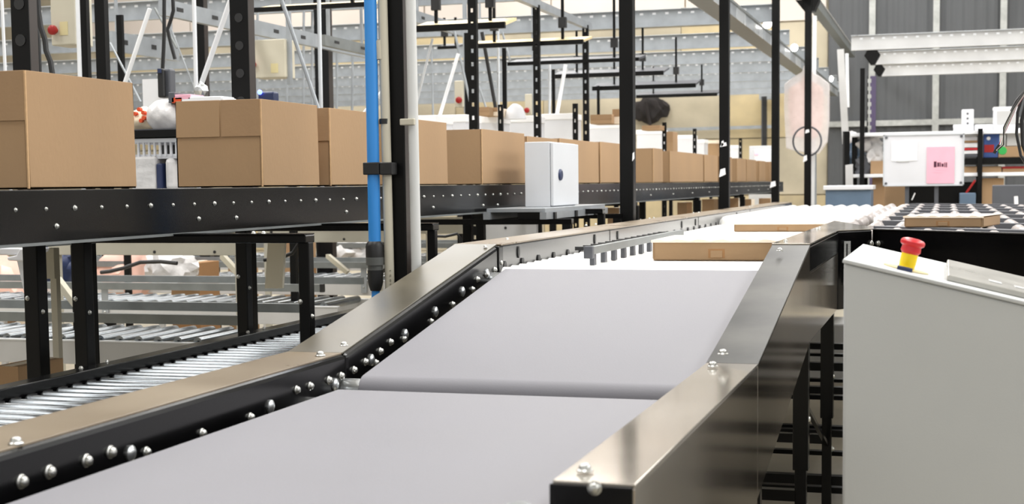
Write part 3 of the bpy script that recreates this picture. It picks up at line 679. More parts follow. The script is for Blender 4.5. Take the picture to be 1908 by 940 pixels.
# white pole and leaning grey strip
q = P(1518, 30, Y=18.6); b = P(1513, 366, Y=18.6)
t = thing('white_pole', 'slim white vertical pole just right of the fourth tall black post', 'pole', (b.x, 18.6, 0))
MB().bar((b.x, 18.6, 0), (q.x, 18.6, q.z), .05, .05).build('shaft', 'whitebar', t); MB().bar((b.x + .05, 18.6, 0), (q.x + .0, 18.63, q.z), .03, .03).build('rod', 'galv', t)
q, b = P(1566, 92, Y=20), P(1576, 268, Y=20)
t = thing('leaning_plank', 'grey flat strut leaning slightly beside the dark cladding', 'strut', b)
MB().bar(b, q, .09, .04).build('strut', 'lightgrey', t); MB().bar((P(1577, 245, Y=20).x, 20, 0), P(1577, 245, Y=20), .09, .06).build('foot', 'blackplastic', t)
q, b = P(1578, 100, Y=20.3), P(1580, 200, Y=20.3); MB().bar(b, q, .04, .04).build('pull_rod', 'whitebar', t)
t = thing('purple_post', 'perforated purple grey upright below the dark bracket plates', 'post', P(1624, 262, Y=21))
a, b = P(1617, 142, Y=21), P(1617, 262, Y=21); b.z = 0; b.x = a.x; MB().bar(b, a, .02, .05).build('edge', 'blackplastic', t)
a, b = P(1627, 142, Y=21), P(1627, 262, Y=21); b.z = 0; b.x = a.x; MB().bar(b, a, .08, .05).build('flange', 'purple', t)
for k in range(8):
    q = P(1621, 150 + k * 14.5, Y=21); MB().box((q.x - .03, 20.97, q.z - .035), (q.x + .02, 21.0, q.z + .02)).build('rung', 'pillar', t)

# garment cover and cable ring hanging by the fourth post
q = P(1503, 215, Y=18.35); W_, H_ = .275, .48
t = thing('garment_cover', 'clear garment cover with pale pink cloth inside hanging behind the fourth post', 'garment', (q.x, 18.35, q.z - H_))
prof = [(-.62, .98), (-.98, .82), (-1, .2), (-.9, -.85), (-.5, -.92), (.1, -.98), (.55, -1.0), (.92, -.7), (1.0, -.1), (1.0, .8), (.62, .98), (.2, 1.12), (.12, 1.28), (-.12, 1.28), (-.2, 1.12)]
mb = MB(); mb.prism([(q.x + a * W_ * 1.0, 18.3, q.z + b * H_) for a, b in prof], (0, .14, 0)); mb.build('cover', 'plastic_wrap', t, bevel=.012, seg=2)
MB().prism([(q.x - W_ * .05 + a * W_ * .78, 18.34, q.z + .05 + b * H_ * .72) for a, b in prof], (0, .07, 0)).build('cloth', 'garment', t, bevel=.02)
MB().tube([(q.x, 18.37, q.z + H_ * 1.05), (q.x, 18.37, 3.44), (q.x + .01, 18.37, 3.502)], .008).build('hook', 'zinc', t)
q = P(1505, 264, Y=18.1)
tag(MB().tube([(q.x + .17 * math.cos(a), 18.02 + .02 * math.sin(2 * a), q.z + .18 * math.sin(a)) for a in [k * math.pi / 14 for k in range(29)]], .012).build('cable_ring', 'darkgrey', smooth=True), 'dark cable coiled in a ring on the fourth tall black post', 'cable')

# ------------------------------------------------------------------ hanging bench lights (black bars along the benches)
LAMPS = [(470, 690, 3, 17, 8.2, 1), (770, 940, 36, 56, 9.3, 1), (815, 850, 82, 91, 13.0, 0), (872, 1086, 72, 86, 10.7, 1), (945, 1190, 107, 118, 12.2, 0), (1030, 1236, 130, 143, 14.5, 0), (1103, 1296, 153, 166, 15.7, 0), (1185, 1336, 171, 181, 19.5, 0)]
where = ['top left of the blue pipe', 'just right of the white pipe', 'short one behind the first perforated post', 'with pale lit top, between the perforated posts', 'fourth below the mezzanine, behind the perforated posts', 'ending right of the first tall black post', 'second lowest of the far row', 'lowest and farthest of the row']
for (x0, x1, ya_, yb_, Y, lit), wh in zip(LAMPS, where):
    a, b = prect(x0, ya_, x1, yb_, Y, .1)
    t = thing('bench_light', 'long black hanging bench light, ' + wh, 'light', ((a[0] + b[0]) / 2, Y, a[2]), 'black hanging bench lights')
    hh = b[2] - a[2]
    MB().box((a[0], Y, a[2]), (b[0], Y + .03, a[2] + hh * .6)).build('rail', 'black_matte', t)
    MB().prism([(a[0], Y + .03, a[2] + hh * .3), (a[0], Y + .03, a[2] + hh * .6), (a[0] + .02, Y + .22, a[2] + hh + .02), (a[0] + .02, Y + .22, a[2] + hh)], (b[0] - a[0], 0, 0)).build('reflector', 'lit_top' if lit else 'darkgrey', t)  # tops coloured as lit on some fixtures, dark on the others
    for f in (.2, .8):
        x = a[0] + (b[0] - a[0]) * f; MB().bar((x, Y + .1, a[2] + hh * .9), (x, Y + .1, 2.9), .02, .02).build('hanger', 'black_matte', t)
        MB().box((x - .03, Y + .08, a[2] + hh + .08), (x + .03, Y + .12, a[2] + hh + .16)).build('clip', 'blackplastic', t)

# ------------------------------------------------------------------ packing station frames on the left
XR = -3.0
def perf_post(par, px0, px1, z1, X=XR, z0=0, holes=True, m='black_matte', pitch=.09):
    c = P((px0 + px1) / 2, 250, X=X); dd = -.294 * c.x + .956 * c.y; wv = (px1 - px0) / F * dd
    w_ = wv * .82; x0, x1 = c.x - w_ / 2, c.x + w_ / 2; y = c.y
    mb = MB(); hw = w_ * .14
    if holes:
        mb.box((x0, y, z0), (c.x - hw, y + .004, z1)); mb.box((c.x + hw, y, z0), (x1, y + .004, z1)); z = z0
        while z < z1:
            mb.box((c.x - hw, y, z), (c.x + hw, y + .004, min(z1, z + pitch * .7))); z += pitch
    else: mb.box((x0, y, z0), (x1, y + .004, z1))
    mb.build('post_face', m, par)
    MB().box((x1 - .004, y + .004, z0), (x1, y + w_ * .7, z1)).build('post_side', 'brownblack' if w_ > .06 else m, par)
    MB().box((x0, y + .004, z0), (x0 + .004, y + w_ * .7, z1)).build('post_side', m, par)
    return c, w_
def blind_post(par, px0, px1):
    c, w_ = perf_post(par, px0, px1, 4.0, X=-2.95, z0=1.16, holes=False)
    for k in range(24):
        MB().lathe((c.x, c.y, 1.2 + k * .12), (0, -1, 0), [(0, .02), (.0025, .02)], 12).build('hole', 'blackplastic', par)
def rod(par, a, b, r, m='whitebar', name='rod', n=8): return MB().cyl(a, b, r, n=n).build(name, m, par, smooth=True)
def rodp(par, pa, pb, wpx, X=XR, Y=None, m='whitebar', name='rod'):
    a = P(*pa, X=X) if Y is None else P(*pa, Y=Y); b = P(*pb, X=X) if Y is None else P(*pb, Y=Y)
    if Y is None: b = P(*pb, Y=a.y)
    dd = -.294 * a.x + .956 * a.y
    if wpx >= 5 and 1.3 < b.z < a.z: b = b + (b - a) * ((b.z - 1.2) / (a.z - b.z))   # foot runs down to the bench behind the cartons
    return rod(par, a, b, wpx / F * dd / 2, m, name)
# station 1
f1 = thing('packing_station', 'dark packing station frame behind the nearest carton', 'frame', (-3.2, 4.5, 0), 'packing station frames')
blind_post(f1, 22, 68)
perf_post(f1, 152, 171, 4.0, X=-3.9, z0=1.16, holes=False); perf_post(f1, 180, 205, 4.0, X=-3.8, z0=1.16, holes=False)
rodp(f1, (3, -10), (11, 160), 6, X=-3.6); rodp(f1, (144, -10), (150, 175), 8, X=-3.9); rodp(f1, (205, 80), (262, 190), 4, X=-5.5, m='galv', name='brace')
MB().box((-4.25, 3.95, 1.12), (-2.75, 6.35, 1.16)).build('deck', 'galv_dark', f1)
for x, y_ in ((-2.86, 4.36), (-2.86, 5.58), (-4.2, 4.0), (-4.2, 6.3)): MB().box((x - .02, y_ - .02, 0), (x + .02, y_ + .02, 1.12)).build('leg', 'black_matte', f1)
# station 2
f2 = thing('packing_station', 'packing station frame with two bright diagonal braces behind the second carton', 'frame', (-3.2, 6, 0), 'packing station frames')
perf_post(f2, 362, 389, 4.0, X=-5.9, holes=False); blind_post(f2, 428, 473)
perf_post(f2, 221, 235, 2.62, X=-6, holes=False)
rodp(f2, (279, 16), (231, 160), 8, X=-4.2, name='brace'); rodp(f2, (433, -10), (372, 166), 10, X=-3.3, name='brace'); rodp(f2, (361, -10), (366, 185), 8, X=-3.5)
rodp(f2, (318, 52), (362, 165), 3, X=-5, m='galv', name='brace'); rodp(f2, (288, 15), (330, 90), 4, X=-5.2, m='galv_dark', name='brace')
q = P(375, 170, X=-3.3); MB().blob(q, .035, .03, .04, .1, sub=2).build('clamp', 'zinc', f2)
# station 3
f3 = thing('packing_station', 'packing station frame with a grey diagonal brace left of the blue pipe', 'frame', (-3.1, 7, 0), 'packing station frames')
perf_post(f3, 585, 619, 3.9, X=-4.75, holes=False, m='black'); rodp(f3, (522, -8), (592, 200), 8, X=-3.3, m='galv', name='brace'); rodp(f3, (594, -10), (598, 200), 8, X=-3.1, m='alu')
rodp(f3, (712, 172), (676, 215), 9, X=-3.2, name='brace')
for px in (480, 535, 566, 582, 628, 657): rodp(f3, (px, 20 if px < 600 else 100), (px - 1, 215), 5, X=-5.5, m='galv', name='hanger')
# station 4: perforated uprights in a row
f4 = thing('packing_station', 'row of black perforated uprights tied by a grey top rail, centre of the hall', 'frame', (XR, 10.5, 0), 'packing station frames')
for a, b, zt in ((872, 892, 4.0), (993, 1008, P(1000, 10, X=XR).z), (1085, 1098, P(1093, 48, X=XR).z), (927, 938, P(932, 195, X=XR).z), (1066, 1077, P(1071, 193, X=XR).z), (1233, 1242, P(1237, 228, X=XR).z), (1290, 1298, P(1294, 240, X=XR).z), (1376, 1383, P(1380, 258, X=XR).z)):
    perf_post(f4, a, b, zt, pitch=.088)
zr = P(1000, 10, X=XR).z
MB().box((XR - .03, 8.7, zr - .02), (XR + .02, P(1097, 48, X=XR).y + .05, zr + .04)).build('top_rail', 'galv', f4)
rodp(f4, (806, 72), (778, 185), 5, X=-3.4, m='alu', name='brace'); rodp(f4, (854, 100), (818, 220), 7, X=-3.4, name='brace'); rodp(f4, (846, 55), (878, 200), 5, X=-3.6, m='galv', name='brace')
rodp(f4, (898, 60), (925, 210), 7, X=-3.6, m='blackplastic', name='brace'); rodp(f4, (928, 55), (929, 210), 5, X=-3.5, m='alu'); rodp(f4, (1054, 120), (1038, 212), 7, X=-3.4, name='brace'); rodp(f4, (804, 90), (807, 220), 4, X=-3.8, m='galv'); rodp(f4, (892, 160), (907, 205), 4, X=-4, m='galv', name='brace')
rodp(f4, (936, 60), (950, 112), 4, X=-3.6, m='galv', name='brace'); rodp(f4, (1024, 118), (1024, 220), 5, X=-3.6, m='alu')
for px0, px1, zt_ in ((866, 876, 62), (936, 945, 90), (1028, 1035, 130), (1112, 1118, 160)):
    perf_post(f4, px0, px1, P((px0 + px1) / 2, zt_, X=-3.7).z, X=-3.7, holes=False)
# grey beams running away along the stations
for i, (pa, pb, X, hh, lab) in enumerate((((300, -5), (683, 88), -4.6, .10, 'perforated grey rail sloping away above the second and third cartons'), ((600, 60), (700, 92), -3.9, .07, 'short perforated grey rail beside the blue pipe'), ((205, 58), (330, 80), -6.5, .16, 'broad pale grey beam behind the first diagonal brace'), ((770, 22), (900, 58), -4.4, .10, 'grey duct beam sloping behind the white pipe'))):
    a, b = P(*pa, X=X), P(*pb, X=X); zz = (a.z + b.z) / 2
    t = thing('runway_rail', lab, 'rail', (X, a.y, zz))
    MB().box((X - .02, min(a.y, b.y), zz - hh), (X + .02, max(a.y, b.y), zz)).build('rail', 'galv' if i != 1 else 'galv_dark', t)
    for yy in (min(a.y, b.y) + .1, max(a.y, b.y) - .1): MB().bar((X, yy, zz), (X, yy, 8.0), .02, .02).build('hanger', 'galv', t)
    y_ = min(a.y, b.y) + .15
    while y_ < max(a.y, b.y) - .1:
        MB().box((X + .0202, y_, zz - hh * .6), (X + .022, y_ + .08, zz - hh * .35)).build('slot', 'blackplastic', t); y_ += .45
# electrical boxes with red stops on the stations
def ebox(label, px0, py0, px1, py1, X, stop, m='cream', extra=None):
    a, b = P(px0, py1, X=X), P(px1, py0, Y=P(px0, py1, X=X).y)
    Y = a.y; t = thing('station_switch_box', label, 'box', (a.x, Y, a.z))
    MB().box((a.x, Y, a.z), (b.x, Y + .16, b.z)).build('housing', m, t, bevel=.006)
    if stop:
        q = P(stop[0], stop[1], Y=Y); r = stop[2] / F * (-.294 * q.x + .956 * q.y)
        MB().lathe((q.x, Y, q.z), (0, -1, 0), [(0, r * .55), (.02, r * .55), (.022, r), (.036, r), (.042, r * .7)], 18).build('stop_button', 'darkred', t, smooth=True, label='dark red stop button')
    MB().bar((b.x + .01, Y + .05, a.z - .05), (b.x + .01, Y + .05, b.z + 1.2), .03, .03).build('mount', 'galv', t)
    if extra: MB().box(*[P(extra[0], extra[3], Y=Y) + Vector((0, -.002, 0)), P(extra[2], extra[1], Y=Y) + Vector((0, .001, 0))]).build('sticker', 'paleyellow', t)
ebox('beige switch box with a dark red button at the upper left', 96, -8, 138, 85, -4.4, (104, 57, 9), extra=(112, 40, 126, 66))
ebox('pale double switch box with yellow sticker, above the second carton', 474, 72, 530, 146, -4.6, (474, 121, 7), extra=(505, 118, 518, 136))
ebox('narrow beige switch box with a red button left of the perforated post', 847, 150, 862, 200, -4.0, (857, 187, 6))
ebox('small beige switch box with a red button beside the white dome', 978, 175, 990, 214, -4.2, (983, 206, 5))
# cables
def cable(label, pts, r, X=None, Y=None, m='blackplastic'):
    tag(MB().tube([P(a, b, X=X) if X else P(a, b, Y=Y) for a, b in pts], r).build('cable', m, smooth=True), label, 'cable')
cable('black cable hanging just right of the nearest dark upright', [(70, -10), (72, 25), (76, 50), (84, 75), (86, 95), (94, 115), (98, 140)], .012, Y=5.4)
cable('thin black cable at the edge of the nearest dark upright', [(66, -10), (67, 40), (72, 70), (75, 140)], .008, Y=5.5)
cable('black cable dropping to the handheld scanner', [(306, -10), (306, 60), (305, 90), (303, 128)], .010, Y=6.6)
cable('looped black cable left of the second station upright', [(322, -5), (323, 20), (318, 38), (312, 55), (318, 80), (326, 110)], .010, Y=6.8)
cable('dark cable under the black carton conveyor', [(188, 508), (205, 506), (230, 500), (262, 489), (300, 488), (330, 491)], .012, Y=7.6)
cable('dark cable looping below the conveyor by the cream board', [(492, 485), (520, 482), (545, 472), (556, 455), (556, 440)], .010, Y=6.5)
cable('thin dark cable under the conveyor right of the white pipe', [(800, 440), (830, 441), (852, 436), (858, 445), (862, 470)], .008, Y=7.5)

# ------------------------------------------------------------------ things between and behind the cartons
t = thing('packing_bench', 'packing bench with black edge seen between the two nearest cartons', 'bench', P(284, 252, Y=5.4))
a, b = prect(200, 242, 345, 256, 5.4, .7); MB().box(a, (b[0], b[1], a[2] + .03)).build('bench_top', 'black_matte', t); MB().box((a[0], a[1] + .05, a[2] + .03), (b[0], b[1], b[2] + .005)).build('bench_mat', 'darkgrey', t)
for x in (a[0] + .02, b[0] - .05): MB().box((x, 5.9, 1.16), (x + .04, 5.94, a[2])).build('leg', 'black_matte', t)
ztop = b[2] + .005
q = P(262, 226, Y=5.6)
t = thing('snack_bag', 'cream bag printed with orange dots on the bench between the nearest cartons', 'bag', (q.x, 5.6, ztop))
MB().blob((q.x, 5.62, ztop + .045), .085, .06, .055, .12, 4, flat=ztop).build('bag', 'creambag', t, smooth=True)
for px, py in ((258, 204), (266, 210), (275, 214), (267, 220), (262, 225), (250, 212), (246, 222)):
    q = P(px, py, Y=5.555); MB().lathe((q.x, 5.575, q.z), (0, -1, 0), [(0, .009), (.02, .009)], 10).build('dot', 'orange', t)
q = P(298, 222, Y=5.5); tag(MB().blob((q.x, 5.55, ztop + .06), .085, .07, .07, .05, 9, sub=4, flat=ztop).build('plastic_bag', 'bag', smooth=True), 'crumpled milky plastic bag on the bench right of the dotted bag', 'bag')
t = thing('slotted_tray', 'white slotted plastic tray under the bench between the nearest cartons', 'tray', P(284, 290, Y=5.45))
a, b = prect(215, 258, 340, 266, 5.42, .45); MB().box(a, b).build('rim', 'white', t, bevel=.004)
a2, b2 = prect(215, 288, 340, 292, 5.44, .4); MB().box((a2[0], a2[1], a2[2] - .01), b2).build('floor', 'white', t)
MB().box((a[0], 5.78, a2[2]), (b[0], 5.8, a[2])).build('back_wall', 'blackplastic', t)
for k in range(13):
    x = a[0] + .02 + k * .026; MB().box((x, 5.43, a2[2]), (x + .008, 5.44, a[2])).build('rib', 'white', t)
a, b = prect(243, 292, 291, 357, 5.42, .25); t = thing('wrapped_stack', 'stack wrapped in clear film between the two nearest cartons', 'stack', (a[0], a[1], a[2]))
MB().box(a, b).build('wrap', 'bag', t, bevel=.01); MB().box((b[0] + .002, a[1], a[2]), (b[0] + .03, b[1], b[2] - .03)).build('dark_sleeve', 'navy', t, bevel=.006)
pthing('film_roll', 'pale plastic sheet beside the wrapped stack, at the second carton', 'sheet', 'bag', 305, 294, 324, 357, 5.42, .2, bevel=.02)
t = thing('handheld_scanner', 'dark handheld scanner hanging in front of a white notice', 'scanner', P(304, 182, Y=6.5))
a, b = prect(292, 128, 318, 182, 6.5, .06); MB().box(a, b).build('body', 'darkgrey', t, bevel=.01); a, b = prect(292, 128, 305, 182, 6.47, .03); MB().box(a, b).build('grip', 'blackplastic', t, bevel=.008)
a, b = prect(293, 128, 299, 136, 6.46, .01); MB().box(a, b).build('label', 'navy', t)
pthing('notice_board', 'white notice sheet behind the hanging scanner', 'notice', 'paper', 265, 147, 316, 200, 6.6, .01, bevel=0)
t = thing('parts_tray', 'tray with red and white packets standing above the second carton', 'tray', P(365, 190, Y=5.4))
for m_, r in (('darkgrey', (313, 172, 325, 192)), ('orange', (319, 181, 340, 192)), ('pink', (325, 176, 355, 186)), ('paper', (336, 183, 416, 192)), ('paper', (350, 180, 412, 185))):
    a, b = prect(*r, 5.5, .12); MB().box(a, b).build('packet', m_, t, bevel=.003)
t = thing('handheld_terminal', 'dark terminal with a blue indicator light right of the perforated station post', 'scanner', P(495, 190, Y=6.2))
a, b = prect(480, 171, 510, 192, 6.2, .06); MB().box(a, b).build('body', 'navy', t, bevel=.008); q = P(484, 172, Y=6.19); MB().blob(q, .012, .012, .012, 0, sub=2).build('indicator', 'bluelamp', t)
# white archive boxes on the far shelf line
WB = [(776, 215, 812, 240, 8.6, 'white'), (812, 214, 868, 240, 9.1, 'white'), (893, 216, 926, 236, 10.0, 'white'), (938, 216, 994, 238, 10.4, 'white'), (1007, 212, 1066, 260, 10.9, 'white'), (1098, 230, 1155, 262, 12.2, 'white'), (1186, 242, 1233, 275, 15.0, 'white'), (1256, 252, 1291, 286, 16.6, 'white'), (1298, 260, 1312, 288, 17.6, 'white'), (1359, 271, 1376, 296, 19.2, 'white')]
wl_ = ['beside the white pipe, behind the cartons', 'just left of the first perforated post', 'right of the first perforated post', 'under the white dome', 'tall one between two perforated posts', 'left of the first tall black post', 'right of the first tall black post', 'between the two short far uprights', 'narrow one left of the round carton', 'right of the second tall black post']
sh = thing('shelf_line', 'long low shelf line behind the cartons carrying white boxes', 'shelf', (-3.6, 12, 0))
MB().box((-3.9, 8.0, 1.40), (-3.12, 26, 1.43)).build('board', 'cream', sh)
for y_ in (8.1, 11.3, 14.2, 17.2, 20.3, 25.6): MB().box((-3.88, y_, 0), (-3.84, y_ + .04, 1.4)).build('leg', 'black_matte', sh); MB().box((-3.2, y_, 0), (-3.16, y_ + .04, 1.4)).build('leg', 'black_matte', sh)
for (x0, y0, x1, y1, Y, m_), lab in zip(WB, wl_):
    Yp = P((x0 + x1) / 2, 250, X=-3.45).y
    a, b = prect(x0, y0, x1, y1, Yp, .35); zb_ = 1.43
    t = thing('white_box', 'white lidded box ' + lab, 'box', ((a[0] + b[0]) / 2, Yp, zb_), 'white boxes on the shelf line')
    MB().box((a[0], Yp, zb_), (b[0], Yp + .35, b[2] - .04)).build('body', 'white', t, bevel=.004); MB().box((a[0] - .006, Yp - .006, b[2] - .055), (b[0] + .006, Yp + .356, b[2])).build('lid', 'paper', t, bevel=.004)
    MB().box((a[0] + .05, Yp - .0015, (zb_ + b[2]) / 2), (b[0] - .05, Yp + .001, (zb_ + b[2]) / 2 + .012)).build('print', 'ink_grey', t)
def smallcarton(label, r, Y, d=.3, m='card', zb=None, flap=True):
    a, b = prect(*r, Y, d); zb = a[2] if zb is None else zb
    t = thing('small_carton', label, 'box', ((a[0] + b[0]) / 2, Y, zb))
    MB().box((a[0], Y, zb), (b[0], Y + d, b[2])).build('body', m, t, bevel=.003)
    MB().box((a[0], Y - .002, (zb + b[2]) / 2), (b[0], Y + .001, b[2] + .002)).build('flap', 'card_dark', t)
    MB().box(((a[0] + b[0]) / 2 - .02, Y, b[2]), ((a[0] + b[0]) / 2 + .02, Y + d, b[2] + .002)).build('tape', 'mailer_top', t)
smallcarton('small brown carton on the white boxes right of the first perforated post', (892, 200, 912, 216), 10.6); smallcarton('small pale carton next to the white dome', (912, 201, 927, 216), 10.7, m='mailer_top')
smallcarton('brown carton on the white box left of the first tall black post', (1100, 214, 1140, 231), 12.8); smallcarton('cream carton just left of the first tall black post', (1141, 204, 1156, 231), 12.9, m='mailer_top')
smallcarton('brown carton topping the white box right of the first tall black post', (1196, 234, 1230, 243), 15.6); smallcarton('brown carton behind the short far upright', (1241, 246, 1254, 285), 16.3)
q = P(950, 205, Y=10.8); tag(MB().blob((q.x, 10.95, P(950, 216, Y=10.4).z), .085, .08, .12, .06, 5, flat=P(950, 216, Y=10.4).z).build('white_dome', 'white', smooth=True), 'white dome-shaped cover on a white box between perforated posts', 'cover')
q = P(1325, 292, X=-3.45); RY = q.y; t = thing('round_tub', 'round brown tub with pale lid left of the second tall black post', 'tub', (q.x, RY, 1.43))
MB().cyl((q.x, RY, 1.43), (q.x, RY, P(1325, 268, Y=RY).z), .12, .13, n=20).build('tub', 'card', t, smooth=True); MB().cyl((q.x, RY, P(1325, 268, Y=RY).z), (q.x, RY, P(1325, 262, Y=RY).z), .14, n=20).build('lid', 'mailer_top', t, smooth=True)
t = thing('control_box', 'white control box with a pink lamp on the wall behind the far cartons', 'box', P(1418, 300, Y=22))
a, b = prect(1396, 272, 1440, 302, 22, .2); MB().box(a, b).build('housing', 'white_cab', t, bevel=.01); a, b = prect(1406, 280, 1436, 302, 21.98, .02); MB().box(a, b).build('panel', 'paper', t)
q = P(1410, 287, Y=21.97); MB().blob(q, .03, .02, .03, 0, sub=2).build('lamp', 'redlamp', t); MB().box((P(1396, 300, Y=22.1).x, 22.05, 0), (P(1440, 300, Y=22.1).x, 22.15, a[2])).build('stand', 'lightgrey', t)
q = P(1212, 205, Y=26.85); t = thing('black_drape', 'black cloth bundle with a dangling strap on the beige wall', 'cloth', (q.x, 26.9, q.z - .3))
MB().blob((q.x, 26.9, q.z), .31, .14, .23, .25, 3).build('cloth', 'cloth_black', t, smooth=True); MB().tube([P(1203, 190, Y=26.7), P(1208, 215, Y=26.7), P(1212, 235, Y=26.7)], .03).build('strap', 'cloth_black', t)

# ------------------------------------------------------------------ grey roller conveyors low on the left
def cross_conv(label, Y, ztop, x0, x1, L_=.55, group='grey cross conveyors under the carton line'):
    t = thing('cross_conveyor', label, 'conveyor', ((x0 + x1) / 2, Y, 0), group)
    for yy in (Y, Y + L_ + .03):
        MB().box((x0, yy, ztop - .11), (x1, yy + .03, ztop)).build('side_rail', 'lightgrey', t, bevel=.003)
        MB().box((x0, yy - .004, ztop), (x1, yy + .034, ztop + .006)).build('rail_edge', 'whitebar', t)
    me = mesh_of(MB().lathe((0, 0, 0), (0, 1, 0), [(0, .008), (.012, .008), (.0121, .024), (L_ - .012, .024), (L_ - .0119, .008), (L_, .008)], 12), 'roller', 'roller')
    x = x0 + .05; k = 0
    while x < x1 - .03: inst(me, 'roller', (x, Y + .03, ztop + .004), t); x += .105
    zg = ztop + .095                                       # guard rail on brackets
    for yy in (Y - .03, Y + L_ + .08): MB().box((x0 + .1, yy, zg), (x1 - .1, yy + .03, zg + .045)).build('guard_rail', 'galv_dark', t)
    MB().box((x1 - .1, Y - .032, zg - .002), (x1 - .08, Y + .002, zg + .047)).build('end_cap', 'blackplastic', t)
    x = x0 + .5
    while x < x1 - .1:
        MB().box((x, Y - .012, ztop - .09), (x + .045, Y - .004, zg + .02)).build('bracket', 'galv', t); inst(BOLT[.007], 'bolt', (x + .022, Y - .012, ztop - .05), t, (0, 0, -math.pi / 2)); x += .98
    for x in (x0 + .3, (x0 + x1) / 2, x1 - .3):
        for yy in (Y + .04, Y + L_): MB().box((x, yy, 0), (x + .04, yy + .03, ztop - .11)).build('leg', 'lightgrey', t)
    return t
cross_conv('nearest grey cross conveyor low on the left, beside the black edge rail', 5.95, .575, -5.4, -3.0)
cross_conv('second grey cross conveyor, farther back below the carton line', 7.95, .575, -6.6, -3.5)
cross_conv('third grey cross conveyor at the back of the low left area', 9.9, .60, -7.6, -3.3)
cross_conv('farthest grey cross conveyor, behind the others low on the left', 11.9, .66, -8.6, -3.4)
def panel(label, r, Y, m='beige_panel', name='conveyor_panel', d=.04, holes=()):
    a, b = prect(*r, Y, d); t = thing(name, label, 'panel', ((a[0] + b[0]) / 2, Y, a[2]))
    MB().box(a, b).build('sheet', m, t, bevel=.003); MB().box((a[0], Y - .008, b[2] - .012), (b[0], Y, b[2])).build('hem', m, t)
    for px, py in holes:
        q = P(px, py, Y=Y); MB().lathe((q.x, Y, q.z), (0, -1, 0), [(0, .009), (.003, .009)], 10).build('hole', 'blackplastic', t)
    for px in (r[0] + 12, r[2] - 20):
        q = P(px, r[3], Y=Y + .01); MB().box((q.x, Y + .005, 0), (q.x + .04, Y + .035, a[2])).build('support', 'beige_panel', t)
panel('grey beige panel of an upper conveyor below the black carton conveyor, left', (88, 440, 458, 476, ), 7.3, holes=((288, 470), (400, 470)))
panel('grey beige panel below the carton conveyor, left of the blue pipe', (480, 425, 720, 452), 9.2, holes=((641, 446),))
panel('pale panel with a dark slot between the white pipe and the cabinet stand', (782, 405, 892, 436), 9.6)
panel('pale panel under the white electrical cabinet', (892, 405, 1000, 452), 9.0, m='lightgrey', holes=((942, 425),))
t = thing('cream_board', 'cream flat board hanging in the frame below the carton conveyor', 'board', P(512, 540, Y=6.0))
MB().prism([P(499, 446, Y=6), P(531, 446, Y=6), P(526, 538, Y=6), P(493, 538, Y=6)], (0, .02, 0)).build('board', 'creamboard', t, bevel=.002); MB().box(P(503, 446, Y=6.0) + Vector((0, 0, 0)), P(508, 430, Y=6.02)).build('hanger', 'galv', t)
def strut(label, pa, pb, Y, w_):
    t = thing('diagonal_prop', label, 'strut', P(*pb, Y=Y)); MB().bar(P(*pb, Y=Y), P(*pa, Y=Y), w_, .03).build('bar', 'cream', t); MB().box(P(pa[0] - 5, pa[1] + 4, Y=Y - .01), P(pa[0] + 5, pa[1] - 4, Y=Y + .03)).build('lug', 'cream', t)
strut('cream diagonal strut between the two left legs of the nearest frame', (106, 520), (150, 578), 6.6, .045)
strut('cream diagonal strut behind the second frame leg', (415, 478), (458, 525), 7.8, .045)
strut('cream diagonal strut left of the blue pipe coupling', (612, 478), (648, 508), 9.6, .05)
t = thing('upright_board', 'pale upright board behind the nearest frame leg', 'board', P(93, 520, Y=5.4)); a, b = prect(84, 463, 102, 520, 5.4, .03); MB().box(a, b).build('board', 'beige_panel', t, bevel=.002); MB().box((a[0], 5.43, 0), (a[0] + .03, 5.46, b[2])).build('support', 'beige_panel', t)
# white moulded bracket at the far left
t = thing('moulded_bracket', 'white moulded plastic bracket with a tapered blade under the carton conveyor', 'bracket', P(45, 560, Y=3.75))
MB().prism([P(-10, 463, Y=3.75), P(76, 463, Y=3.75), P(72, 471, Y=3.75), P(62, 475, Y=3.75), P(-10, 476, Y=3.75)], (0, .05, 0)).build('arm', 'white', t, bevel=.004)
MB().prism([P(12, 480, Y=3.74), P(30, 476, Y=3.74), P(36, 464, Y=3.74), P(56, 464, Y=3.74), P(58, 480, Y=3.74), P(50, 488, Y=3.74), P(14, 486, Y=3.74)], (0, .06, 0)).build('block', 'white', t, bevel=.004)
MB().prism([P(31, 486, Y=3.755), P(54, 486, Y=3.755), P(56, 562, Y=3.755), P(49, 566, Y=3.755)], (0, .03, 0)).build('blade', 'white_cab', t, bevel=.002)
# clutter on the far floor below the conveyor
for lab, r, Y, m_ in (('brown carton under the conveyor behind the bags', (318, 490, 372, 536), 9.2, 'card_inner'), ('brown carton low behind the cream board', (528, 492, 562, 512), 11, 'card_inner'), ('pinkish carton behind the cream board', (528, 448, 562, 494), 11.2, 'card'), ('brown carton low right of the blue pipe', (425, 490, 452, 510), 11.3, 'card'), ('light brown carton at the lower left edge', (-14, 684, 36, 740), 4.75, 'card'), ('small carton behind the cartons stack at the lower left edge', (-14, 560, 30, 600), 8.6, 'mailer_top')):
    smallcarton(lab, r, Y, .3, m_, zb=0)
for i, (lab, px, py, Y, rx, rz) in enumerate((('pale pink plastic bag bundle under the panel, left', 245, 508, 10.0, .28, .22), ('clear bag hanging below the panel, right of the pink bundle', 318, 498, 9.0, .18, .12), ('dark wrapped bundle behind the nearest frame legs', 128, 492, 8.6, .16, .13), ('pink and grey bag bundle at the far left', 10, 545, 9.4, .30, .30), ('clear wrapped bundle left of the blue pipe', 655, 470, 12, .20, .12))):
    q = P(px, py, Y=Y); tag(MB().blob(q, rx, .18, rz, .22, 20 + i, sub=3).build('bag_bundle', ('garment', 'bag', 'navy', 'garment', 'bag')[i], smooth=True), lab, 'bag')
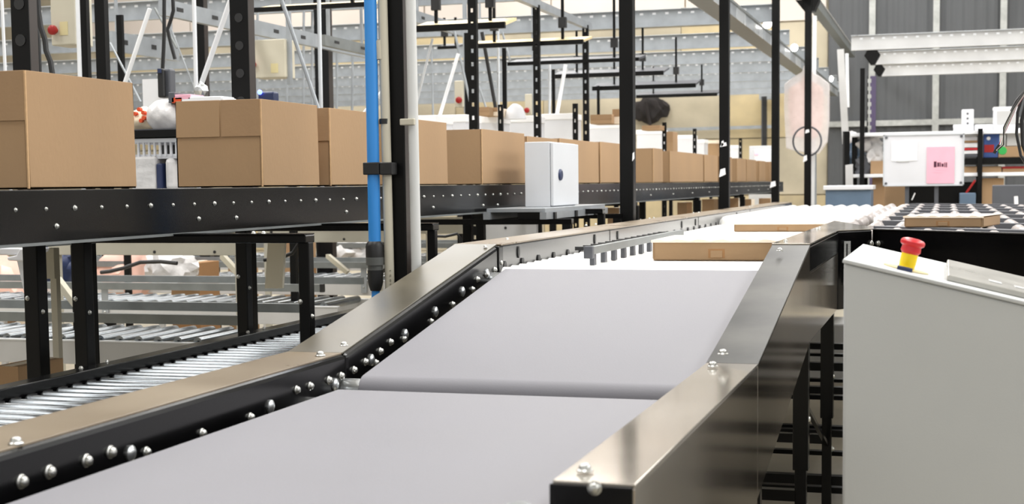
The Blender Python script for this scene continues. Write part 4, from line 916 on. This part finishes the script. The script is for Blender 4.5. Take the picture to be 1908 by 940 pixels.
for i, (px0, px1, Y) in enumerate(((190, 216, 10.9), (377, 402, 10.95), (590, 612, 10.9), (700, 712, 10.95))):
    a, b = P(px0, 500, Y=Y), P(px1, 500, Y=Y); t = thing('support_column', ('left', 'second', 'third', 'right')[i] + 'most dark column behind the grey cross conveyors' if i in (0, 3) else ('second', 'third')[i - 1] + ' dark column from the left, behind the grey cross conveyors', 'leg', ((a.x + b.x) / 2, Y, 0)); MB().box((a.x, Y, 0), (b.x, Y + .08, 1.25)).build('leg', 'black_matte', t, bevel=.003); MB().box((a.x - .04, Y - .03, 0), (b.x + .04, Y + .11, .01)).build('foot_plate', 'black_matte', t)
# items under the far carton conveyor
for lab, r, Y, m_ in (('white upright panel left of the first tall black post, under the conveyor', (1132, 388, 1154, 412), 9.6, 'lightgrey'), ('brown carton under the far conveyor right of the first tall post', (1262, 378, 1280, 402), 13.5, 'card_inner'), ('pink brown carton under the far conveyor', (1308, 372, 1330, 396), 15, 'card'), ('pale carton under the conveyor right of the second tall post', (1360, 370, 1376, 396), 15.5, 'mailer_top'), ('second pale carton under the far conveyor', (1384, 372, 1400, 392), 16, 'mailer_top'), ('third pale carton under the far conveyor by the third tall post', (1414, 370, 1436, 388), 17, 'mailer_top')):
    smallcarton(lab, r, Y, .3, m_, zb=0)

# ------------------------------------------------------------------ right background: rack, board, boxes
RK = 16.5
rk = thing('storage_rack', 'black rack with white edged shelves behind the whiteboard', 'rack', (P(1750, 300, Y=RK).x, RK, 0))
xl, xr = P(1584, 250, Y=RK).x, P(1940, 250, Y=RK).x
zA, zB, zM = P(1750, 248, Y=RK).z, P(1750, 326, Y=RK).z, P(1850, 300, Y=RK).z
for z_, m_ in ((zA, 'whitebar'), (zB, 'whitebar')):
    MB().box((xl, RK, z_ - .02), (xr, RK + .7, z_ + .018)).build('shelf', m_, rk, bevel=.004)
MB().box((P(1795, 300, Y=RK).x, RK + .02, zM - .035), (xr, RK + .7, zM + .035)).build('shelf', 'black_matte', rk)
for px in (1606, 1826):
    q = P(px, 300, Y=RK - .05); w_ = .025
    MB().box((q.x - w_, RK - .06, 0), (q.x + w_, RK - .01, P(px, 128 if px < 1700 else 240, Y=RK).z)).build('upright', 'black_matte', rk)
    MB().box((q.x - w_, RK + .66, 0), (q.x + w_, RK + .7, zA + .1)).build('upright', 'black_matte', rk)
for px in (1578, 1592): q = P(px, 300, Y=RK + .3); MB().box((q.x - .03, RK + .3, .6), (q.x + .03, RK + .34, P(px, 244 if px < 1590 else 255, Y=RK).z)).build('back_post', 'black_matte', rk)
t = thing('whiteboard', 'whiteboard with a white sheet and a pink notice, behind the rollers', 'board', P(1720, 347, Y=15.4))
a, b = prect(1646, 250, 1796, 347, 15.4, .02); MB().box(a, b).build('panel', 'white', t, bevel=.006)
for e in (((a[0], a[2]), (b[0], a[2] + .012)), ((a[0], b[2] - .012), (b[0], b[2])), ((a[0], a[2]), (a[0] + .012, b[2])), ((b[0] - .012, a[2]), (b[0], b[2]))):
    MB().box((e[0][0], 15.388, e[0][1]), (e[1][0], 15.402, e[1][1])).build('frame', 'alu', t)
for x, z_ in ((a[0] + .03, a[2] + .03), (a[0] + .03, b[2] - .03), (b[0] - .03, a[2] + .03), (b[0] - .03, b[2] - .03)): MB().lathe((x, 15.39, z_), (0, -1, 0), [(0, .014), (.006, .012)], 10).build('corner_cap', 'darkgrey', t)
pa, pb = prect(1661, 264, 1709, 300, 15.392, .003); MB().box(pa, pb).build('white_sheet', 'paper', t); MB().box((pa[0] + .05, 15.39, pa[2] - .012), (pb[0] - .08, 15.395, pa[2])).build('sheet_edge', 'lightgrey', t)
pa, pb = prect(1727, 274, 1778, 342, 15.39, .004); pk = MB().box(pa, pb).build('pink_notice', 'pink', t)
for x0, y0, x1, y1 in ((1740, 301, 1745, 312), (1746.5, 303, 1750, 311), (1751, 303, 1753, 311), (1754.5, 305, 1758, 311), (1759.5, 303, 1761, 312), (1762.5, 303, 1764.5, 312), (1750, 291, 1755, 293), (1739, 316, 1766, 317.2), (1739, 321, 1760, 322)):
    u0, u1 = prect(x0, y0, x1, y1, 15.388, .002); MB().box(u0, u1).build('notice_print', 'ink' if y1 - y0 > 3 else 'pink', pk)
for px in (1690, 1745): q = P(px, 347, Y=15.45); MB().box((q.x - .02, 15.43, 0), (q.x + .02, 15.47, b[2] - .1)).build('stand_post', 'darkgrey', t)
def rit(name, label, cat, m, r, zb, Y=RK + .08, d=.3, bevel=.008, lid=None):
    a, b = prect(*r, Y, d); t = thing(name, label, cat, ((a[0] + b[0]) / 2, Y, zb)); MB().box((a[0], Y, zb), (b[0], Y + d, b[2])).build('body', m, t, bevel=bevel)
    if lid: MB().box((a[0] - .005, Y - .005, b[2] - .02), (b[0] + .005, Y + d, b[2] + .005)).build('lid', lid, t, bevel=.003)
    return t
zA2, zM2, zB2 = zA + .018, zM + .035, zB + .018
t = rit('dispenser', 'upright white dispenser standing on the top rack shelf', 'dispenser', 'white', (1792, 204, 1814, 246), zA2)
for k in range(3): q = P(1803, 212 + k * 9, Y=RK + .079); MB().lathe((q.x, RK + .08, q.z), (0, -1, 0), [(0, .012), (.004, .01)], 10).build('knob', 'darkgrey', t)
t = rit('white_crate', 'white open plastic crate at the right end of the top rack shelf', 'crate', 'white', (1852, 200, 1897, 246), zA2, lid='paper'); a, b = prect(1858, 207, 1892, 232, RK + .075, .01); MB().box(a, b).build('recess', 'lightgrey', t)
rit('flat_white_box', 'flat white box lying on the top rack shelf beneath the dispenser', 'box', 'paper', (1777, 233, 1791, 246), zA2, lid='white'); rit('flat_white_box', 'flat white box between the dispenser and the white crate', 'box', 'paper', (1816, 232, 1850, 246), zA2, Y=RK + .2)
stack = [('white', 255, 262), ('card', 262, 266), ('paper', 267, 275), ('red', 276, 280), ('paper', 281, 287), ('darkgrey', 288, 293)]
for k, (m_, y0, y1) in enumerate(stack):
    a, b = prect(1790, y0, 1821, y1, RK + .1, .3); tag(MB().box(a, b).build('stacked_book', m_, bevel=.002), ('topmost white', 'thin brown', 'upper pale', 'red', 'lower white', 'lowest grey')[k] + ' folder in the stack left of the right rack upright', 'folder', 'stacked folders on the rack')
t = rit('blue_carton', 'blue printed carton right of the rack upright', 'box', 'bluebox', (1833, 246, 1862, 292), zM2, d=.25); q = P(1842, 258, Y=RK + .078); MB().lathe((q.x, RK + .08, q.z), (0, -1, 0), [(0, .02), (.003, .020)], 14).build('logo_disc', 'paper', t); a, b = prect(1834, 270, 1852, 284, RK + .075, .01); MB().box(a, b).build('label', 'darkred', t)
t = rit('kraft_box', 'brown box with a green round sticker on the middle rack shelf', 'box', 'card', (1858, 273, 1908, 293), zM2, d=.3); q = P(1868, 281, Y=RK + .078); MB().lathe((q.x, RK + .08, q.z), (0, -1, 0), [(0, .045), (.004, .043)], 18).build('sticker', 'greenprint', t)
rit('white_bin', 'pale translucent bin above the brown box on the rack', 'bin', 'lightgrey', (1876, 240, 1908, 272), P(1890, 272, Y=RK).z, Y=RK + .1, lid='white')
rit('brown_box', 'low brown box on the lower white rack shelf, right', 'box', 'card', (1830, 310, 1866, 325), zB2); rit('brown_box', 'low brown box with red print at the far right of the lower shelf', 'box', 'card_dark', (1868, 311, 1915, 325), zB2, lid='darkred'); rit('brown_box', 'small brown box left of the rack upright on the lower shelf', 'box', 'card', (1797, 310, 1820, 325), zB2)
rit('tall_carton', 'tall brown carton under the lower rack shelf, right', 'box', 'card', (1829, 332, 1870, 385), .0, Y=RK + .1)
rit('tall_carton', 'brown carton left of the whiteboard on the rack', 'box', 'card', (1622, 300, 1650, 325), zB2, Y=RK + .12); rit('tall_carton', 'brown carton below the lower rack shelf left of the whiteboard', 'box', 'card_dark', (1625, 331, 1648, 380), .0, Y=RK + .12); rit('tall_carton', 'brown carton standing under the left half of the whiteboard', 'box', 'card', (1648, 345, 1690, 380), .0, Y=15.7)
rit('black_cabinet', 'black cabinet under the right half of the whiteboard', 'cabinet', 'black_matte', (1692, 340, 1822, 385), .0, Y=RK + .15, d=.5)
t = rit('dark_tub', 'dark blue tub below the right edge of the whiteboard', 'tub', 'bluegrey', (1788, 360, 1818, 378), .0, Y=16.2, d=.25); a, b = P(1800, 360, Y=16.3), P(1817, 336, Y=16.3); MB().bar(a, b, .12, .02).build('red_panel', 'darkred', t)
wb = [o for o in bpy.data.objects if o.name == 'whiteboard'][0]
MB().bar(P(1699, 373, Y=15.42), P(1705, 360, Y=15.42), .05, .01).build('paper_tag', 'paper', wb)
t = rit('grey_monitor', 'dark grey panel casing at the far right behind the rollers', 'casing', 'darkgrey', (1850, 345, 1930, 400), .0, Y=14.5, d=.2); a, b = P(1894, 388, Y=14.4), P(1893, 366, Y=14.4); MB().bar(a, b, .035, .01).build('white_handle', 'paper', t)
t = rit('bin_container', 'blue grey container with white rim left of the rack', 'container', 'bluegrey', (1538, 352, 1622, 385), .0, Y=15.0, d=.6); a, b = prect(1534, 346, 1626, 354, 14.97, .66); MB().box(a, b).build('rim', 'white', t, bevel=.006)
for i, (px, py, Y, rx, rz, m_) in enumerate(((1618, 272, RK + .35, .13, .10, 'bag'), (1600, 290, RK + .4, .14, .16, 'bluegrey'), (1628, 292, RK + .3, .12, .12, 'bag'), (1590, 270, RK + .5, .08, .14, 'bag'), (1615, 310, RK + .3, .12, .12, 'darkgrey'))):
    q = P(px, py, Y=Y); tag(MB().blob(q, rx, .12, rz, .3, 40 + i).build('bagged_goods', m_, smooth=True), ('pale bag on top', 'blue grey bundle', 'white bag at the right', 'pale bag at the left', 'dark bundle at the bottom')[i] + ' of the pile behind the left rack upright', 'bag')
q = P(1598, 340, Y=RK - .2); tag(MB().prism([P(1575, 308, Y=RK - .2), P(1589, 306, Y=RK - .2), P(1592, 348, Y=RK - .2) * 1.0 - Vector((0, 0, P(1592, 348, Y=RK - .2).z)), P(1579, 350, Y=RK - .2) - Vector((0, 0, P(1579, 350, Y=RK - .2).z))], (0, .04, 0)).build('grey_plate', 'lightgrey', bevel=.003), 'grey plate leaning at the left end of the rack', 'plate')
# wire bundle hanging at the right edge
t = thing('wire_bundle', 'hanging bundle of thick black cables and thin coloured wires at the right edge', 'cables', P(1895, 300, Y=6.2))
for pts, r, m_ in (([(1925, 150), (1905, 178), (1896, 210), (1894, 250), (1902, 290), (1930, 335)], .006, 'blackplastic'), ([(1935, 170), (1912, 190), (1904, 225), (1906, 270), (1925, 320)], .008, 'blackplastic'), ([(1930, 160), (1908, 172), (1893, 190), (1885, 208)], .007, 'blackplastic')):
    MB().tube([P(a, b, Y=6.2) for a, b in pts], r).build('thick_cable', m_, t, smooth=True)
for k, m_ in enumerate(('darkred', 'paper', 'darkgrey', 'cream', 'blackplastic')):
    pts = [(1912 - k, 172), (1893 - k * 1.5, 200 + k), (1876 - k * 1.5, 238), (1862 + k * 2, 270), (1852 + k * 1.6, 284 - k)]
    MB().tube([P(a, b, Y=6.18 - k * .01) for a, b in pts], .0028).build('thin_wire', m_, t, smooth=True)
MB().bar(P(1852, 286, Y=6.16), P(1862, 270, Y=6.16), .012, .012).build('connector', 'blackplastic', t)
